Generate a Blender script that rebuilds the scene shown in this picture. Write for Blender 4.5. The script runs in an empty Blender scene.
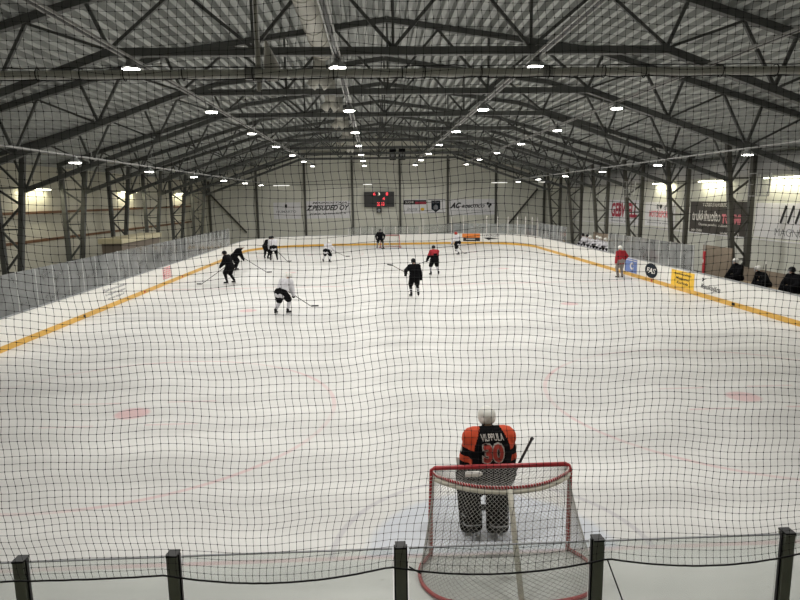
import bpy, bmesh, math, random
from mathutils import Vector as V, Matrix as Mx, Quaternion
from mathutils.bvhtree import BVHTree
random.seed(7)
PI = math.pi
scene = bpy.context.scene
COL = scene.collection
ORD = ['first', 'second', 'third', 'fourth', 'fifth', 'sixth', 'seventh', 'eighth', 'ninth', 'tenth', 'eleventh', 'twelfth']

# ------------------------------------------------------------------ materials
def mat(name, col, rough=.6, metal=0., var=.06, scale=6., bump=0., emit=None, estr=0., spec=.5):
    m = bpy.data.materials.new(name); m.use_nodes = True
    nt = m.node_tree; b = nt.nodes['Principled BSDF']
    c = (*col, 1)
    tc = nt.nodes.new('ShaderNodeTexCoord'); n = nt.nodes.new('ShaderNodeTexNoise')
    n.inputs['Scale'].default_value = scale; n.inputs['Detail'].default_value = 3
    nt.links.new(tc.outputs['Object'], n.inputs['Vector'])
    r = nt.nodes.new('ShaderNodeValToRGB')
    r.color_ramp.elements[0].position = .3; r.color_ramp.elements[1].position = .7
    r.color_ramp.elements[0].color = (*[max(0, x * (1 - var)) for x in col], 1)
    r.color_ramp.elements[1].color = (*[min(1, x * (1 + var)) for x in col], 1)
    nt.links.new(n.outputs['Fac'], r.inputs['Fac']); nt.links.new(r.outputs['Color'], b.inputs['Base Color'])
    b.inputs['Roughness'].default_value = rough; b.inputs['Metallic'].default_value = metal
    b.inputs['Specular IOR Level'].default_value = spec
    if bump:
        bp = nt.nodes.new('ShaderNodeBump'); bp.inputs['Strength'].default_value = bump; bp.inputs['Distance'].default_value = .02
        nt.links.new(n.outputs['Fac'], bp.inputs['Height']); nt.links.new(bp.outputs['Normal'], b.inputs['Normal'])
    if emit:
        b.inputs['Emission Color'].default_value = (*emit, 1); b.inputs['Emission Strength'].default_value = estr
    return m

def glass_mat(name, haze, col=(.75, .77, .76)):
    m = bpy.data.materials.new(name); m.use_nodes = True
    nt = m.node_tree; N = nt.nodes; L = nt.links
    for n in list(N): N.remove(n)
    out = N.new('ShaderNodeOutputMaterial'); tr = N.new('ShaderNodeBsdfTransparent'); df = N.new('ShaderNodeBsdfDiffuse')
    gl = N.new('ShaderNodeBsdfGlossy'); m1 = N.new('ShaderNodeMixShader'); m2 = N.new('ShaderNodeMixShader')
    tl = N.new('ShaderNodeBsdfTranslucent'); m3 = N.new('ShaderNodeMixShader')
    tr.inputs[0].default_value = (.95, .97, .96, 1); df.inputs[0].default_value = (*col, 1); tl.inputs[0].default_value = (*col, 1)
    gl.inputs['Roughness'].default_value = .08; gl.inputs['Color'].default_value = (.9, .9, .9, 1)
    tc = N.new('ShaderNodeTexCoord'); nz = N.new('ShaderNodeTexNoise'); nz.inputs['Scale'].default_value = 1.3; nz.inputs['Detail'].default_value = 5
    L.new(tc.outputs['Object'], nz.inputs['Vector'])
    mr = N.new('ShaderNodeMapRange'); mr.inputs['From Min'].default_value = .3; mr.inputs['From Max'].default_value = .7
    mr.inputs['To Min'].default_value = haze * .7; mr.inputs['To Max'].default_value = haze * 1.3
    L.new(nz.outputs['Fac'], mr.inputs['Value'])
    m3.inputs[0].default_value = .5
    L.new(df.outputs[0], m3.inputs[1]); L.new(tl.outputs[0], m3.inputs[2])
    L.new(mr.outputs[0], m1.inputs[0]); L.new(tr.outputs[0], m1.inputs[1]); L.new(m3.outputs[0], m1.inputs[2])
    fr = N.new('ShaderNodeFresnel'); fr.inputs[0].default_value = 1.3
    L.new(fr.outputs[0], m2.inputs[0]); L.new(m1.outputs[0], m2.inputs[1]); L.new(gl.outputs[0], m2.inputs[2])
    L.new(m2.outputs[0], out.inputs[0])
    return m

M = dict(
    steel=mat('dark_steel', (.078, .082, .077), .5, 0, .15, 2),
    steel2=mat('column_steel', (.075, .073, .06), .5, 0, .15, 2),
    galv=mat('galvanised', (.34, .34, .33), .45, .2, .12, 4),
    duct_pale=mat('duct_pale', (.40, .40, .39), .4, 0, .05, 1.2), duct=mat('duct_sheet', (.50, .49, .44), .5, 0, .08, 1.2),
    housing=mat('lamp_housing', (.35, .36, .35), .4, .3),
    lens=mat('lamp_lens', (.9, .9, .88), .3, 0, 0, 1, 0, (1, .98, .9), 22.),
    tube=mat('wall_tube', (.9, .9, .8), .3, 0, 0, 1, 0, (1, .97, .72), 14.),
    faint_bar=mat('faint_glow_bar', (.9, .9, .85), .3, 0, 0, 1, 0, (1, .98, .9), 1.1),
    board=mat('board_white', (.80, .79, .75), .35, 0, .02, .6),
    kick=mat('kick_yellow', (.66, .38, .06), .4, 0, .1, 3),
    rail=mat('board_rail', (.30, .31, .32), .4),
    deckf=mat('outer_floor', (.10, .105, .105), .7, 0, .15, 2),
    net=mat('net_cord', (.012, .012, .012), .8),
    rope=mat('black_rope', (.01, .01, .01), .8),
    bar=mat('net_bar', (.62, .62, .57), .5, .1, .1, 5),
    post=mat('post_alu', (.33, .35, .28), .45, .3, .1, 5),
    cap=mat('post_cap', (.012, .012, .012), .5),
    postlt=mat('glass_post_light', (.48, .49, .48), .4, .1),
    white=mat('white_paint', (.78, .78, .76), .5),
    black=mat('black_paint', (.012, .012, .013), .5),
    red=mat('goal_red', (.38, .022, .028), .35, 0, .1, 8),
    gnet=mat('goal_net_cord', (.42, .41, .38), .8),
    pad=mat('goal_padding', (.62, .59, .50), .7, 0, .12, 8),
    skin=mat('skin', (.55, .35, .25), .6), eye=mat('eye_dark', (.03, .02, .02), .3), lip=mat('lip', (.4, .14, .12), .5),
    cloth_black=mat('cloth_black', (.006, .006, .007), .95, 0, .2, 12, .3, spec=.08),
    cloth_white=mat('cloth_white', (.58, .57, .60), .85, 0, .08, 8, .3),
    cloth_orange=mat('cloth_orange', (.58, .062, .015), .8, 0, .08, 12, .3),
    cloth_red=mat('cloth_red', (.33, .012, .022), .8, 0, .1, 12, .3),
    cloth_grey=mat('cloth_grey', (.24, .21, .19), .85, 0, .1, 12, .3),
    helm_white=mat('helmet_white', (.74, .73, .68), .3), helm_black=mat('helmet_black', (.008, .008, .009), .4, spec=.2),
    helm_red=mat('helmet_red', (.42, .03, .02), .3),
    metal=mat('blade_metal', (.6, .6, .6), .25, .9), stick_black=mat('stick_black', (.02, .02, .02), .5), stick_tan=mat('stick_tan', (.20, .17, .13), .5),
    pad_black=mat('pad_black', (.009, .009, .010), .8, 0, .3, 9, .3, spec=.1), green=mat('glove_olive', (.075, .085, .05), .7, 0, .5, 25),
    num=mat('number_red', (.42, .045, .03), .7), outline=mat('number_outline', (.50, .46, .42), .7),
    ban_grey=mat('banner_grey', (.80, .79, .80), .7, 0, .05, 1), ban_dark=mat('banner_dark', (.050, .043, .036), .6, 0, .1, 1),
    ink=mat('ink_black', (.015, .015, .018), .7), ink_grey=mat('ink_grey', (.25, .25, .27), .7), ink_red=mat('ink_red', (.42, .03, .06), .7),
    ink_pink=mat('ink_pink', (.75, .24, .27), .7), ink_white=mat('ink_white', (.75, .72, .68), .6),
    ad_blue=mat('ad_blue', (.13, .21, .50), .5), ad_yellow=mat('ad_yellow', (.82, .50, .03), .5), ad_orange=mat('ad_orange', (.78, .23, .04), .5),
    ad_navy=mat('ad_navy', (.014, .02, .028), .7, spec=.1), brown=mat('brown_rail', (.16, .075, .03), .6), wood=mat('bench_wood', (.40, .30, .20), .6, 0, .15, 3),
    partition=mat('partition_board', (.21, .165, .12), .7, 0, .15, 2), cream=mat('kiosk_cream', (.50, .45, .30), .6), kiosk=mat('kiosk_brown', (.16, .13, .10), .7),
    led=mat('led_red', (.3, .01, .01), .4, 0, 0, 1, 0, (1, .06, .08), 1.4), ledw=mat('led_white', (.5, .5, .4), .4, 0, 0, 1, 0, (1, .9, .7), .9),
    screen=mat('scoreboard_black', (.01, .009, .009), .4), redpad=mat('red_pad', (.42, .02, .03), .5),
    bagcloth=mat('bundle_cloth', (.62, .60, .56), .8, 0, .1, 10),
)
GL_NEAR = glass_mat('glass_near', .10, (.55, .56, .54)); GL_SIDE = glass_mat('glass_side', .42, (.62, .64, .64)); GL_FAR = glass_mat('glass_far', .25, (.6, .6, .58))

# ------------------------------------------------------------------ mesh builder
def frame(d):
    d = V(d).normalized(); up = V((0, 0, 1)) if abs(d.z) < .95 else V((1, 0, 0))
    a = d.cross(up).normalized(); b = a.cross(d).normalized()
    return a, b
def chain_loc(p):
    o = V((0, 0, 0))
    while p is not None: o += p.location; p = p.parent
    return o
class MB:
    def __init__(s): s.v = []; s.f = []; s.mi = []
    def face(s, idx, m=0): s.f.append(idx); s.mi.append(m)
    def box(s, c, size, m=0, R=None):
        i = len(s.v); c = V(c)
        for z in (-.5, .5):
            for x, y in ((-.5, -.5), (.5, -.5), (.5, .5), (-.5, .5)):
                p = V((x * size[0], y * size[1], z * size[2])); s.v.append(c + (R @ p if R else p))
        for q in ((0, 3, 2, 1), (4, 5, 6, 7), (0, 1, 5, 4), (1, 2, 6, 5), (2, 3, 7, 6), (3, 0, 4, 7)): s.face([i + k for k in q], m)
        return s
    def beam(s, p0, p1, w, h=None, m=0):
        h = h or w; p0 = V(p0); p1 = V(p1); a, b = frame(p1 - p0); i = len(s.v)
        for p in (p0, p1):
            for x, y in ((-.5, -.5), (.5, -.5), (.5, .5), (-.5, .5)): s.v.append(p + a * x * w + b * y * h)
        for q in ((0, 3, 2, 1), (4, 5, 6, 7), (0, 1, 5, 4), (1, 2, 6, 5), (2, 3, 7, 6), (3, 0, 4, 7)): s.face([i + k for k in q], m)
        return s
    def rings(s, ringlist, closed_ends=True, m=0):
        n = len(ringlist[0]); i = len(s.v)
        for r in ringlist: s.v += r
        for k in range(len(ringlist) - 1):
            for j in range(n):
                a = i + k * n + j; b = i + k * n + (j + 1) % n
                s.face([a, b, b + n, a + n], m)
        if closed_ends:
            s.face([i + j for j in range(n)][::-1], m); e = i + (len(ringlist) - 1) * n; s.face([e + j for j in range(n)], m)
        return s
    def tube(s, pts, r, seg=8, m=0, closed=False):
        pts = [V(p) for p in pts]; rl = []; n = len(pts); pa = None
        for k, p in enumerate(pts):
            if closed: d = pts[(k + 1) % n] - pts[k - 1]
            else: d = pts[min(k + 1, n - 1)] - pts[max(k - 1, 0)]
            d.normalize()
            if pa is None: a, b = frame(d)
            else:
                a = pa - d * pa.dot(d); a = a.normalized() if a.length > 1e-6 else frame(d)[0]
                b = a.cross(d)
            pa = a; rr = r[k] if isinstance(r, (list, tuple)) else r
            rl.append([p + (a * math.cos(t) + b * math.sin(t)) * rr for t in [2 * PI * j / seg for j in range(seg)]])
        if closed: rl.append(list(rl[0]))
        return s.rings(rl, not closed, m)
    def capsule(s, p0, p1, r0, r1, seg=12, m=0):
        p0 = V(p0); p1 = V(p1); d = p1 - p0
        if d.length < 1e-5: d = V((0, 0, 1e-4))
        dn = d.normalized(); a, b = frame(d); rl = []
        for t in (-88, -60, -30, 0):
            t = math.radians(t); rl.append((p0 + dn * r0 * math.sin(t), r0 * math.cos(t)))
        for t in (0, 30, 60, 88):
            t = math.radians(t); rl.append((p1 + dn * r1 * math.sin(t), r1 * math.cos(t)))
        return s.rings([[c + (a * math.cos(u) + b * math.sin(u)) * r for u in [2 * PI * j / seg for j in range(seg)]] for c, r in rl], True, m)
    def ell(s, c, r, seg=16, R=None, m=0, n=9):
        c = V(c); rl = []
        for k in range(n):
            t = math.radians(-89 + 178 * k / (n - 1)); ring = []
            for j in range(seg):
                u = 2 * PI * j / seg; p = V((math.cos(u) * math.cos(t) * r[0], math.sin(u) * math.cos(t) * r[1], math.sin(t) * r[2]))
                ring.append(c + (R @ p if R else p))
            rl.append(ring)
        return s.rings(rl, True, m)
    def lathe(s, c, prof, seg=20, m=0):
        c = V(c)
        return s.rings([[c + V((math.cos(u) * r, math.sin(u) * r, z)) for u in [2 * PI * j / seg for j in range(seg)]] for r, z in prof], True, m)
    def poly(s, pts, m=0):
        i = len(s.v); s.v += [V(p) for p in pts]; s.face(list(range(i, i + len(pts))), m); return s
    def mesh(s, name):
        me = bpy.data.meshes.new(name); me.from_pydata([tuple(v) for v in s.v], [], s.f); me.polygons.foreach_set('material_index', s.mi); me.update(); return me
    def build(s, name, mats, parent=None, world=True, smooth=False, loc=None):
        if parent is not None and world:
            o = chain_loc(parent); s.v = [v - o for v in s.v]
        me = s.mesh(name)
        if not isinstance(mats, (list, tuple)): mats = [mats]
        for m in mats: me.materials.append(m)
        ob = bpy.data.objects.new(name, me); COL.objects.link(ob); ob.parent = parent
        if loc is not None: ob.location = loc
        if smooth: me.polygons.foreach_set('use_smooth', [True] * len(me.polygons))
        return ob
def fix_normals(me):
    bm = bmesh.new(); bm.from_mesh(me); bmesh.ops.recalc_face_normals(bm, faces=bm.faces); bm.to_mesh(me); bm.free()

def tag(o, label, cat, group=None, kind=None):
    if label: o['label'] = label
    if cat: o['category'] = cat
    if group: o['group'] = group
    if kind: o['kind'] = kind
    return o
def empty(name, loc, label, cat, group=None, rz=0):
    o = bpy.data.objects.new(name, None); COL.objects.link(o); o.location = loc; o.rotation_euler = (0, 0, rz); o.empty_display_size = .2
    return tag(o, label, cat, group)
def struct(o, label, cat='structure'):
    o['kind'] = 'structure'; o['label'] = label; o['category'] = cat; return o
def copy_tree(o, parent=None):
    c = o.copy(); COL.objects.link(c); c.parent = parent
    for ch in [x for x in bpy.data.objects if x.parent == o]: copy_tree(ch, c)
    return c
def text_mesh(s, w, h, shear=0, bold=0., ext=.004):
    cu = bpy.data.curves.new('t', 'FONT'); cu.body = s; cu.shear = shear; cu.offset = bold; cu.extrude = 0; cu.resolution_u = 3
    ob = bpy.data.objects.new('t', cu); COL.objects.link(ob)
    dg = bpy.context.evaluated_depsgraph_get(); dg.update()
    me = bpy.data.meshes.new_from_object(ob.evaluated_get(dg)); bpy.data.objects.remove(ob)
    vs = [v.co.copy() for v in me.vertices]; fs = [list(p.vertices) for p in me.polygons]
    x0 = min(v.x for v in vs); x1 = max(v.x for v in vs); y0 = min(v.y for v in vs); y1 = max(v.y for v in vs)
    vs = [((v.x - (x0 + x1) / 2) / (x1 - x0) * w, (v.y - (y0 + y1) / 2) / (y1 - y0) * h) for v in vs]
    return vs, fs
def text(name, s, c, u, w, h, m, parent, up=(0, 0, 1), shear=0, bold=.01, lift=.0, thick=.006):
    u = V(u).normalized(); up = V(up); n = u.cross(up).normalized()
    vs, fs = text_mesh(s, w, h, shear, bold); b = MB(); c = V(c)
    k = len(vs)
    b.v = [c + u * x + up * y + n * (lift + thick) for x, y in vs] + [c + u * x + up * y + n * lift for x, y in vs]
    for f in fs: b.face(f)
    ec = {}
    for f in fs:
        for i in range(len(f)):
            e = (f[i], f[(i + 1) % len(f)]); ec[e] = 1
    for (a, d) in ec:
        if (d, a) not in ec: b.face([a, a + k, d + k, d])
    return b.build(name, m, parent)
def bez(pts, n=8):
    pts = [V(p) for p in pts]; out = []
    P = [pts[0] * 2 - pts[1]] + pts + [pts[-1] * 2 - pts[-2]]
    for i in range(1, len(P) - 2):
        for k in range(n):
            t = k / n; a, b, c, d = P[i - 1], P[i], P[i + 1], P[i + 2]
            out.append(.5 * ((2 * b) + (c - a) * t + (2 * a - 5 * b + 4 * c - d) * t * t + (3 * b - a - 3 * c + d) * t ** 3))
    out.append(pts[-1]); return out

# ------------------------------------------------------------------ key dimensions
W = 13.43; Y0 = 3.53; Y1 = 63.5; RC = 7.0; HB = 1.05; GY = 7.53
HX = -.9; WL = -19.5; WR = 18.6; YB = -4.0; YF = 67.5
def roof_z(x):                                # top chord centre line
    a = abs(x - HX)
    return 10.95 - .143 * a if a < 7.6 else 10.95 - .143 * 7.6 - .30 * (a - 7.6)
def chord_z(x):
    a = abs(x - HX)
    return 8.5 if a < 7.35 else 8.5 - .35 * (a - 7.35)

# ------------------------------------------------------------------ ice material
class NT:
    def __init__(s, nt): s.nt = nt
    def m(s, op, a, b=None, c=None):
        n = s.nt.nodes.new('ShaderNodeMath'); n.operation = op
        for i, x in enumerate((a, b, c)):
            if x is None: continue
            if isinstance(x, (int, float)): n.inputs[i].default_value = x
            else: s.nt.links.new(x, n.inputs[i])
        return n.outputs[0]
    def band(s, d, c, hw, soft=.03):            # 1 where |d-c|<hw
        t = s.m('ABSOLUTE', s.m('SUBTRACT', d, c)); t = s.m('SUBTRACT', hw + soft, t); t = s.m('DIVIDE', t, soft); n = s.m('MINIMUM', s.m('MAXIMUM', t, 0.), 1.); return n
def ice_material():
    m = bpy.data.materials.new('ice'); m.use_nodes = True; nt = m.node_tree; b = nt.nodes['Principled BSDF']; q = NT(nt)
    tc = nt.nodes.new('ShaderNodeTexCoord'); sp = nt.nodes.new('ShaderNodeSeparateXYZ'); nt.links.new(tc.outputs['Object'], sp.inputs[0])
    X, Y = sp.outputs[0], sp.outputs[1]
    def dist(cx, cy):
        a = q.m('SUBTRACT', X, cx); c = q.m('SUBTRACT', Y, cy)
        return q.m('SQRT', q.m('ADD', q.m('MULTIPLY', a, a), q.m('MULTIPLY', c, c)))
    def noise(scale, det=3, vec=None, rough=.5):
        n = nt.nodes.new('ShaderNodeTexNoise'); n.inputs['Scale'].default_value = scale; n.inputs['Detail'].default_value = det; n.inputs['Roughness'].default_value = rough
        nt.links.new(vec or tc.outputs['Object'], n.inputs['Vector']); return n.outputs['Fac']
    def mx(lst):
        o = lst[0]
        for x in lst[1:]: o = q.m('MAXIMUM', o, x)
        return o
    redl = [q.band(Y, GY, .03), q.band(Y, Y1 - 4, .03), q.band(Y, 33.5, .15)]
    for cx, cy in ((-7, 13.53), (7, 13.53), (-7, 53.5), (7, 53.5)):
        d = dist(cx, cy); redl += [q.band(d, 4.5, .035)]
        sx = q.m('ABSOLUTE', q.m('SUBTRACT', X, cx)); sy = q.m('ABSOLUTE', q.m('SUBTRACT', Y, cy))
        hash1 = q.m('MULTIPLY', q.band(sy, .75, .03), q.band(sx, 1.1, .55)); redl += [hash1]
    spots = [q.band(dist(cx, cy), 0, .32, .1) for cx, cy in ((-7, 13.53), (7, 13.53), (-7, 53.5), (7, 53.5), (-7, 26.5), (7, 26.5), (-7, 40.5), (7, 40.5))]
    blue = mx([q.band(Y, 25.4, .15), q.band(Y, 41.6, .15), q.band(dist(0, 33.5), 4.5, .03)])
    d0 = dist(0, GY); front = q.m('GREATER_THAN', Y, GY)
    crease = q.m('MULTIPLY', q.band(d0, 0, 1.62, .15), front); cring = q.m('MULTIPLY', q.band(d0, 2.15, .03), front)
    d1 = dist(0, Y1 - 4); crease2 = q.m('MULTIPLY', q.band(d1, 0, 1.7, .15), q.m('LESS_THAN', Y, Y1 - 4))
    fade = noise(.35, 4)
    fr = q.m('MULTIPLY', q.m('SUBTRACT', fade, .25), 1.6)
    fr = q.m('MINIMUM', q.m('MAXIMUM', fr, .15), 1.)
    # streaky snow: stretched noise
    mp = nt.nodes.new('ShaderNodeMapping'); mp.inputs['Rotation'].default_value = (0, 0, .5); mp.inputs['Scale'].default_value = (.10, .6, 1); nt.links.new(tc.outputs['Object'], mp.inputs['Vector'])
    st = noise(1.6, 5, mp.outputs[0], .55)
    ramp = nt.nodes.new('ShaderNodeValToRGB'); ramp.color_ramp.elements[0].position = .28; ramp.color_ramp.elements[1].position = .72
    ramp.color_ramp.elements[0].color = (.56, .553, .535, 1); ramp.color_ramp.elements[1].color = (.80, .79, .765, 1); nt.links.new(st, ramp.inputs[0])
    # dark scuff flecks behind the goal
    fl = noise(9, 4, None, .6); flm = q.m('MULTIPLY', q.m('GREATER_THAN', fl, .68), q.m('LESS_THAN', Y, 7.2))
    def over(base, col, fac):
        n = nt.nodes.new('ShaderNodeMix'); n.data_type = 'RGBA'
        nt.links.new(fac, n.inputs['Factor']); nt.links.new(base, n.inputs['A']); n.inputs['B'].default_value = (*col, 1); return n.outputs['Result']
    c = ramp.outputs['Color']
    c = over(c, (.45, .52, .66), q.m('MULTIPLY', mx([crease, crease2]), .42))
    c = over(c, (.22, .25, .42), q.m('MULTIPLY', q.m('MULTIPLY', blue, fr), .16))
    c = over(c, (.62, .12, .15), q.m('MULTIPLY', q.m('MULTIPLY', mx(redl), fr), .5))
    c = over(c, (.62, .10, .14), q.m('MULTIPLY', mx(spots), .36))
    c = over(c, (.25, .22, .30), q.m('MULTIPLY', cring, .30))
    c = over(c, (.33, .30, .27), q.m('MULTIPLY', flm, .5))
    nt.links.new(c, b.inputs['Base Color']); b.inputs['Roughness'].default_value = .42; b.inputs['Specular IOR Level'].default_value = .25
    return m

# ------------------------------------------------------------------ rink outline
def outline(off=0.):
    pts = []; w = W + off; r = RC + off; cs = [(W - RC, Y0 + RC, -90), (W - RC, Y1 - RC, 0), (-W + RC, Y1 - RC, 90), (-W + RC, Y0 + RC, 180)]
    for cx, cy, a0 in cs:
        for k in range(15):
            a = math.radians(a0 + 90 * k / 14); pts.append(V((cx + r * math.cos(a), cy + r * math.sin(a), 0)))
    return pts
ice = MB(); ice.poly([p + V((0, 0, 0)) for p in outline(.02)]); o = ice.build('floor', ice_material())
struct(o, 'white ice sheet with faded red circles and pale blue crease', 'ice')
f = MB(); a = 21; f.poly([(WL, YB, -.03), (WR, YB, -.03), (WR, YF, -.03), (WL, YF, -.03)]); struct(f.build('floor', M['deckf']), 'dark grey floor around the rink', 'floor')

# walls
def wall_mat(name, col, axis):
    m = mat(name, col, .75, 0, .05, .5); nt = m.node_tree; b = nt.nodes['Principled BSDF']; q = NT(nt)
    tc = nt.nodes.new('ShaderNodeTexCoord'); sp = nt.nodes.new('ShaderNodeSeparateXYZ'); nt.links.new(tc.outputs['Object'], sp.inputs[0])
    t = q.m('ABSOLUTE', q.m('SUBTRACT', q.m('FRACT', q.m('MULTIPLY', sp.outputs[2], 1 / 1.1)), .5)); g = q.m('LESS_THAN', t, .012)
    bp = nt.nodes.new('ShaderNodeBump'); bp.invert = True; bp.inputs['Strength'].default_value = .5; bp.inputs['Distance'].default_value = .02
    nt.links.new(g, bp.inputs['Height']); nt.links.new(bp.outputs[0], b.inputs['Normal']); return m
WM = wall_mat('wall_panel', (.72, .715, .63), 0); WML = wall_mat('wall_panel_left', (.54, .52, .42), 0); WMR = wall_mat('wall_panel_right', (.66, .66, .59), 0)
def gable(y, t):
    xs = [WL, HX - 7.6, HX, HX + 7.6, WR]; pts = [V((WL, y, -.03)), V((WR, y, -.03))] + [V((x, y, roof_z(x) + .3)) for x in xs[::-1]]
    b = MB(); n = len(pts); b.v = pts + [p + V((0, t, 0)) for p in pts]; b.face(list(range(n))); b.face(list(range(n, 2 * n))[::-1])
    for k in range(n): b.face([k, (k + 1) % n, (k + 1) % n + n, k + n])
    return b
struct(gable(YF, .2).build('wall_far', WM), 'pale grey-green panelled gable wall behind the far goal', 'wall')
struct(gable(YB, -.2).build('wall_near', WM), 'gable wall behind the camera', 'wall')
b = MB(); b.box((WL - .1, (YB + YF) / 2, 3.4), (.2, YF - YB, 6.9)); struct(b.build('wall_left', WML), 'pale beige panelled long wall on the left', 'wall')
b = MB(); b.box((WR + .1, (YB + YF) / 2, 3.4), (.2, YF - YB, 6.9)); struct(b.build('wall_right', WMR), 'pale panelled long wall on the right carrying banners', 'wall')
# ribbed roof deck
PIT = .38; prof = []
x = WL - .1
while x < WR + .1:
    for dx, dz in ((0, 0), (.15, 0), (.175, .24), (.355, .24)):
        xx = x + dx
        prof.append(V((xx, 0, roof_z(xx) + .12 + dz)))
    x += PIT
b = MB(); n = len(prof); b.v = [p + V((0, YB - .1, 0)) for p in prof] + [p + V((0, YF + .1, 0)) for p in prof]
for k in range(n - 1): b.face([k, k + 1, k + 1 + n, k + n])
cm = mat('roof_deck', (.37, .385, .37), .5, .1, .2, .9)
struct(b.build('ceiling', cm), 'dark ribbed steel roof deck', 'ceiling')

# far wall posts and braces, wall rails
for i, xx in enumerate((-18.9, -13.9, -8.8, -3.74, 1.35, 6.5, 11.7, 17.0)):
    b = MB(); h = min(9.2, roof_z(xx)); b.box((xx, YF - .12, h / 2), (.22, .22, h)); struct(b.build('trim_%d' % (i + 1), M['steel2']), 'upright steel post on the far wall', 'post')
b = MB(); b.beam((HX - 7.6, YF - .3, 9.45), (HX + 7.6, YF - .3, 9.45), .18, .22)
for s in (-1, 1): b.beam((HX + s * 7.6, YF - .3, 9.45), (HX + s * 18, YF - .3, 6.2), .16, .2)
struct(b.build('trim_9', M['steel']), 'steel gable beam on the far wall', 'beam')
b = MB(); b.beam((-19.1, YF - .3, 5.8), (-15.1, YF - .3, 1.3), .16, .16); struct(b.build('trim_10', M['steel2']), 'slanting brace on the far wall, left', 'brace')
b = MB(); b.beam((16.2, YF - .3, 5.5), (13.1, YF - .3, 1.8), .16, .16); struct(b.build('trim_11', M['steel2']), 'slanting brace on the far wall, right', 'brace')
for i, z in enumerate((4.2, 2.72)):
    b = MB(); b.box((WL + .05, 30, z), (.1, 66, .14)); struct(b.build('trim_%d' % (12 + i), M['brown']), 'brown horizontal rail on the left wall', 'rail')
b = MB(); b.box((WR - .04, 30, 2.3), (.08, 66, .06)); b.build('trim_14', M['ban_grey']); struct(bpy.data.objects['trim_14'], 'pale ledge along the right wall', 'rail')

# ------------------------------------------------------------------ trusses
def truss(y, idx, name):
    t = empty('roof_truss', (HX, y, 0), 'dark steel roof truss, %s from the camera' % name, 'truss', 'roof trusses')
    xl, xr = -17.5, 15.7; T = .2
    b = MB(); xs = [xl - 1.4, HX - 7.6, HX, HX + 7.6, xr + 1.3]
    for a, c in zip(xs, xs[1:]): b.beam((a, y, roof_z(a)), (c, y, roof_z(c)), .2, T)
    b.build('top_chord', M['steel'], t)
    b = MB(); xs = [xl, HX - 7.35, HX + 7.35, xr]
    for a, c in zip(xs, xs[1:]): b.beam((a, y, chord_z(a)), (c, y, chord_z(c)), .2, T)
    b.build('bottom_chord', M['steel'], t)
    bn = [-7.35 - 3.05 * k for k in (3, 2, 1)] + [-7.35, -3.66, 0, 3.66, 7.35] + [7.35 + 3.05 * k for k in (1, 2, 3)]
    tn = [(bn[k] + bn[k + 1]) / 2 for k in range(len(bn) - 1)]
    def br(x0, z0, x1, z1, w=.085):
        MB().beam((x0, y, z0), (x1, y, z1), w).build('diagonal_brace', M['steel'], t)
    for k, a in enumerate(tn):
        if abs(a) > 7.3: continue
        for c in (bn[k], bn[k + 1]):
            br(HX + a, roof_z(HX + a) - .08, HX + c, chord_z(HX + c) + .08)
    for s_ in (-1, 1):
        nb = [7.35 + 3.05 * k for k in range(4)]
        for k, c in enumerate(nb):
            for d in ((-1.0, .5) if k else (.5,)):
                a = s_ * (c + d); br(HX + a, roof_z(HX + a) - .08, HX + s_ * c, chord_z(HX + s_ * c) + .08)
            if k < 3:
                a = s_ * (nb[k + 1] - 1.0); br(HX + a, roof_z(HX + a) - .1, HX + s_ * (c + .15), chord_z(HX + s_ * c) + .1, .07)
    br(xl, chord_z(xl), -18.75, roof_z(-18.75) - .1); br(xr, chord_z(xr), 16.7, roof_z(16.7) - .1)
    for c in (-3.66, 0, 3.66): 
        MB().beam((HX + c, y, roof_z(HX + c) - .08), (HX + c, y, chord_z(HX + c) + .08), .07).build('vertical_strut', M['steel'], t)
    return t
TY = [11.0 + 6.2 * k for k in range(9)]
for i, y in enumerate(TY): truss(y, i, ORD[i])
# columns
def column(side, y, name):
    xo, xi_t, xi_b = (-18.78, -17.4, -18.25) if side < 0 else (16.72, 15.4, 16.12)
    t = empty('lattice_column', (xo, y, 0), 'V-shaped lattice steel column, %s from the camera on the %s side' % (name, 'left' if side < 0 else 'right'), 'column', 'lattice columns')
    m = M['steel'] if side < 0 else M['steel2']
    zt = roof_z(xo) - .12; w = .22
    MB().beam((xo, y, 0), (xo, y, zt), w, w).build('leg', m, t)
    zi = roof_z(xi_t) - .12
    MB().beam((xi_b, y, 0), (xi_t, y, zi - .1), w, w).build('leg', m, t)
    zs = [.6, 1.5, 2.5, 3.5, 4.6, 5.4]
    def xi(z): return xi_b + (xi_t - xi_b) * z / zi
    for k in range(len(zs) - 1):
        a, c = zs[k], zs[k + 1]
        p, q = ((xo, y, a), (xi(c), y, c)) if k % 2 else ((xi(a), y, a), (xo, y, c))
        MB().beam(p, q, .09).build('brace', m, t)
        if k % 2 == 0: MB().beam((xo, y, c), (xi(c), y, c), .07).build('brace', m, t)
for s in (-1, 1):
    for i in range(7): column(s, 23.4 + 6.2 * i, ORD[i])

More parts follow.
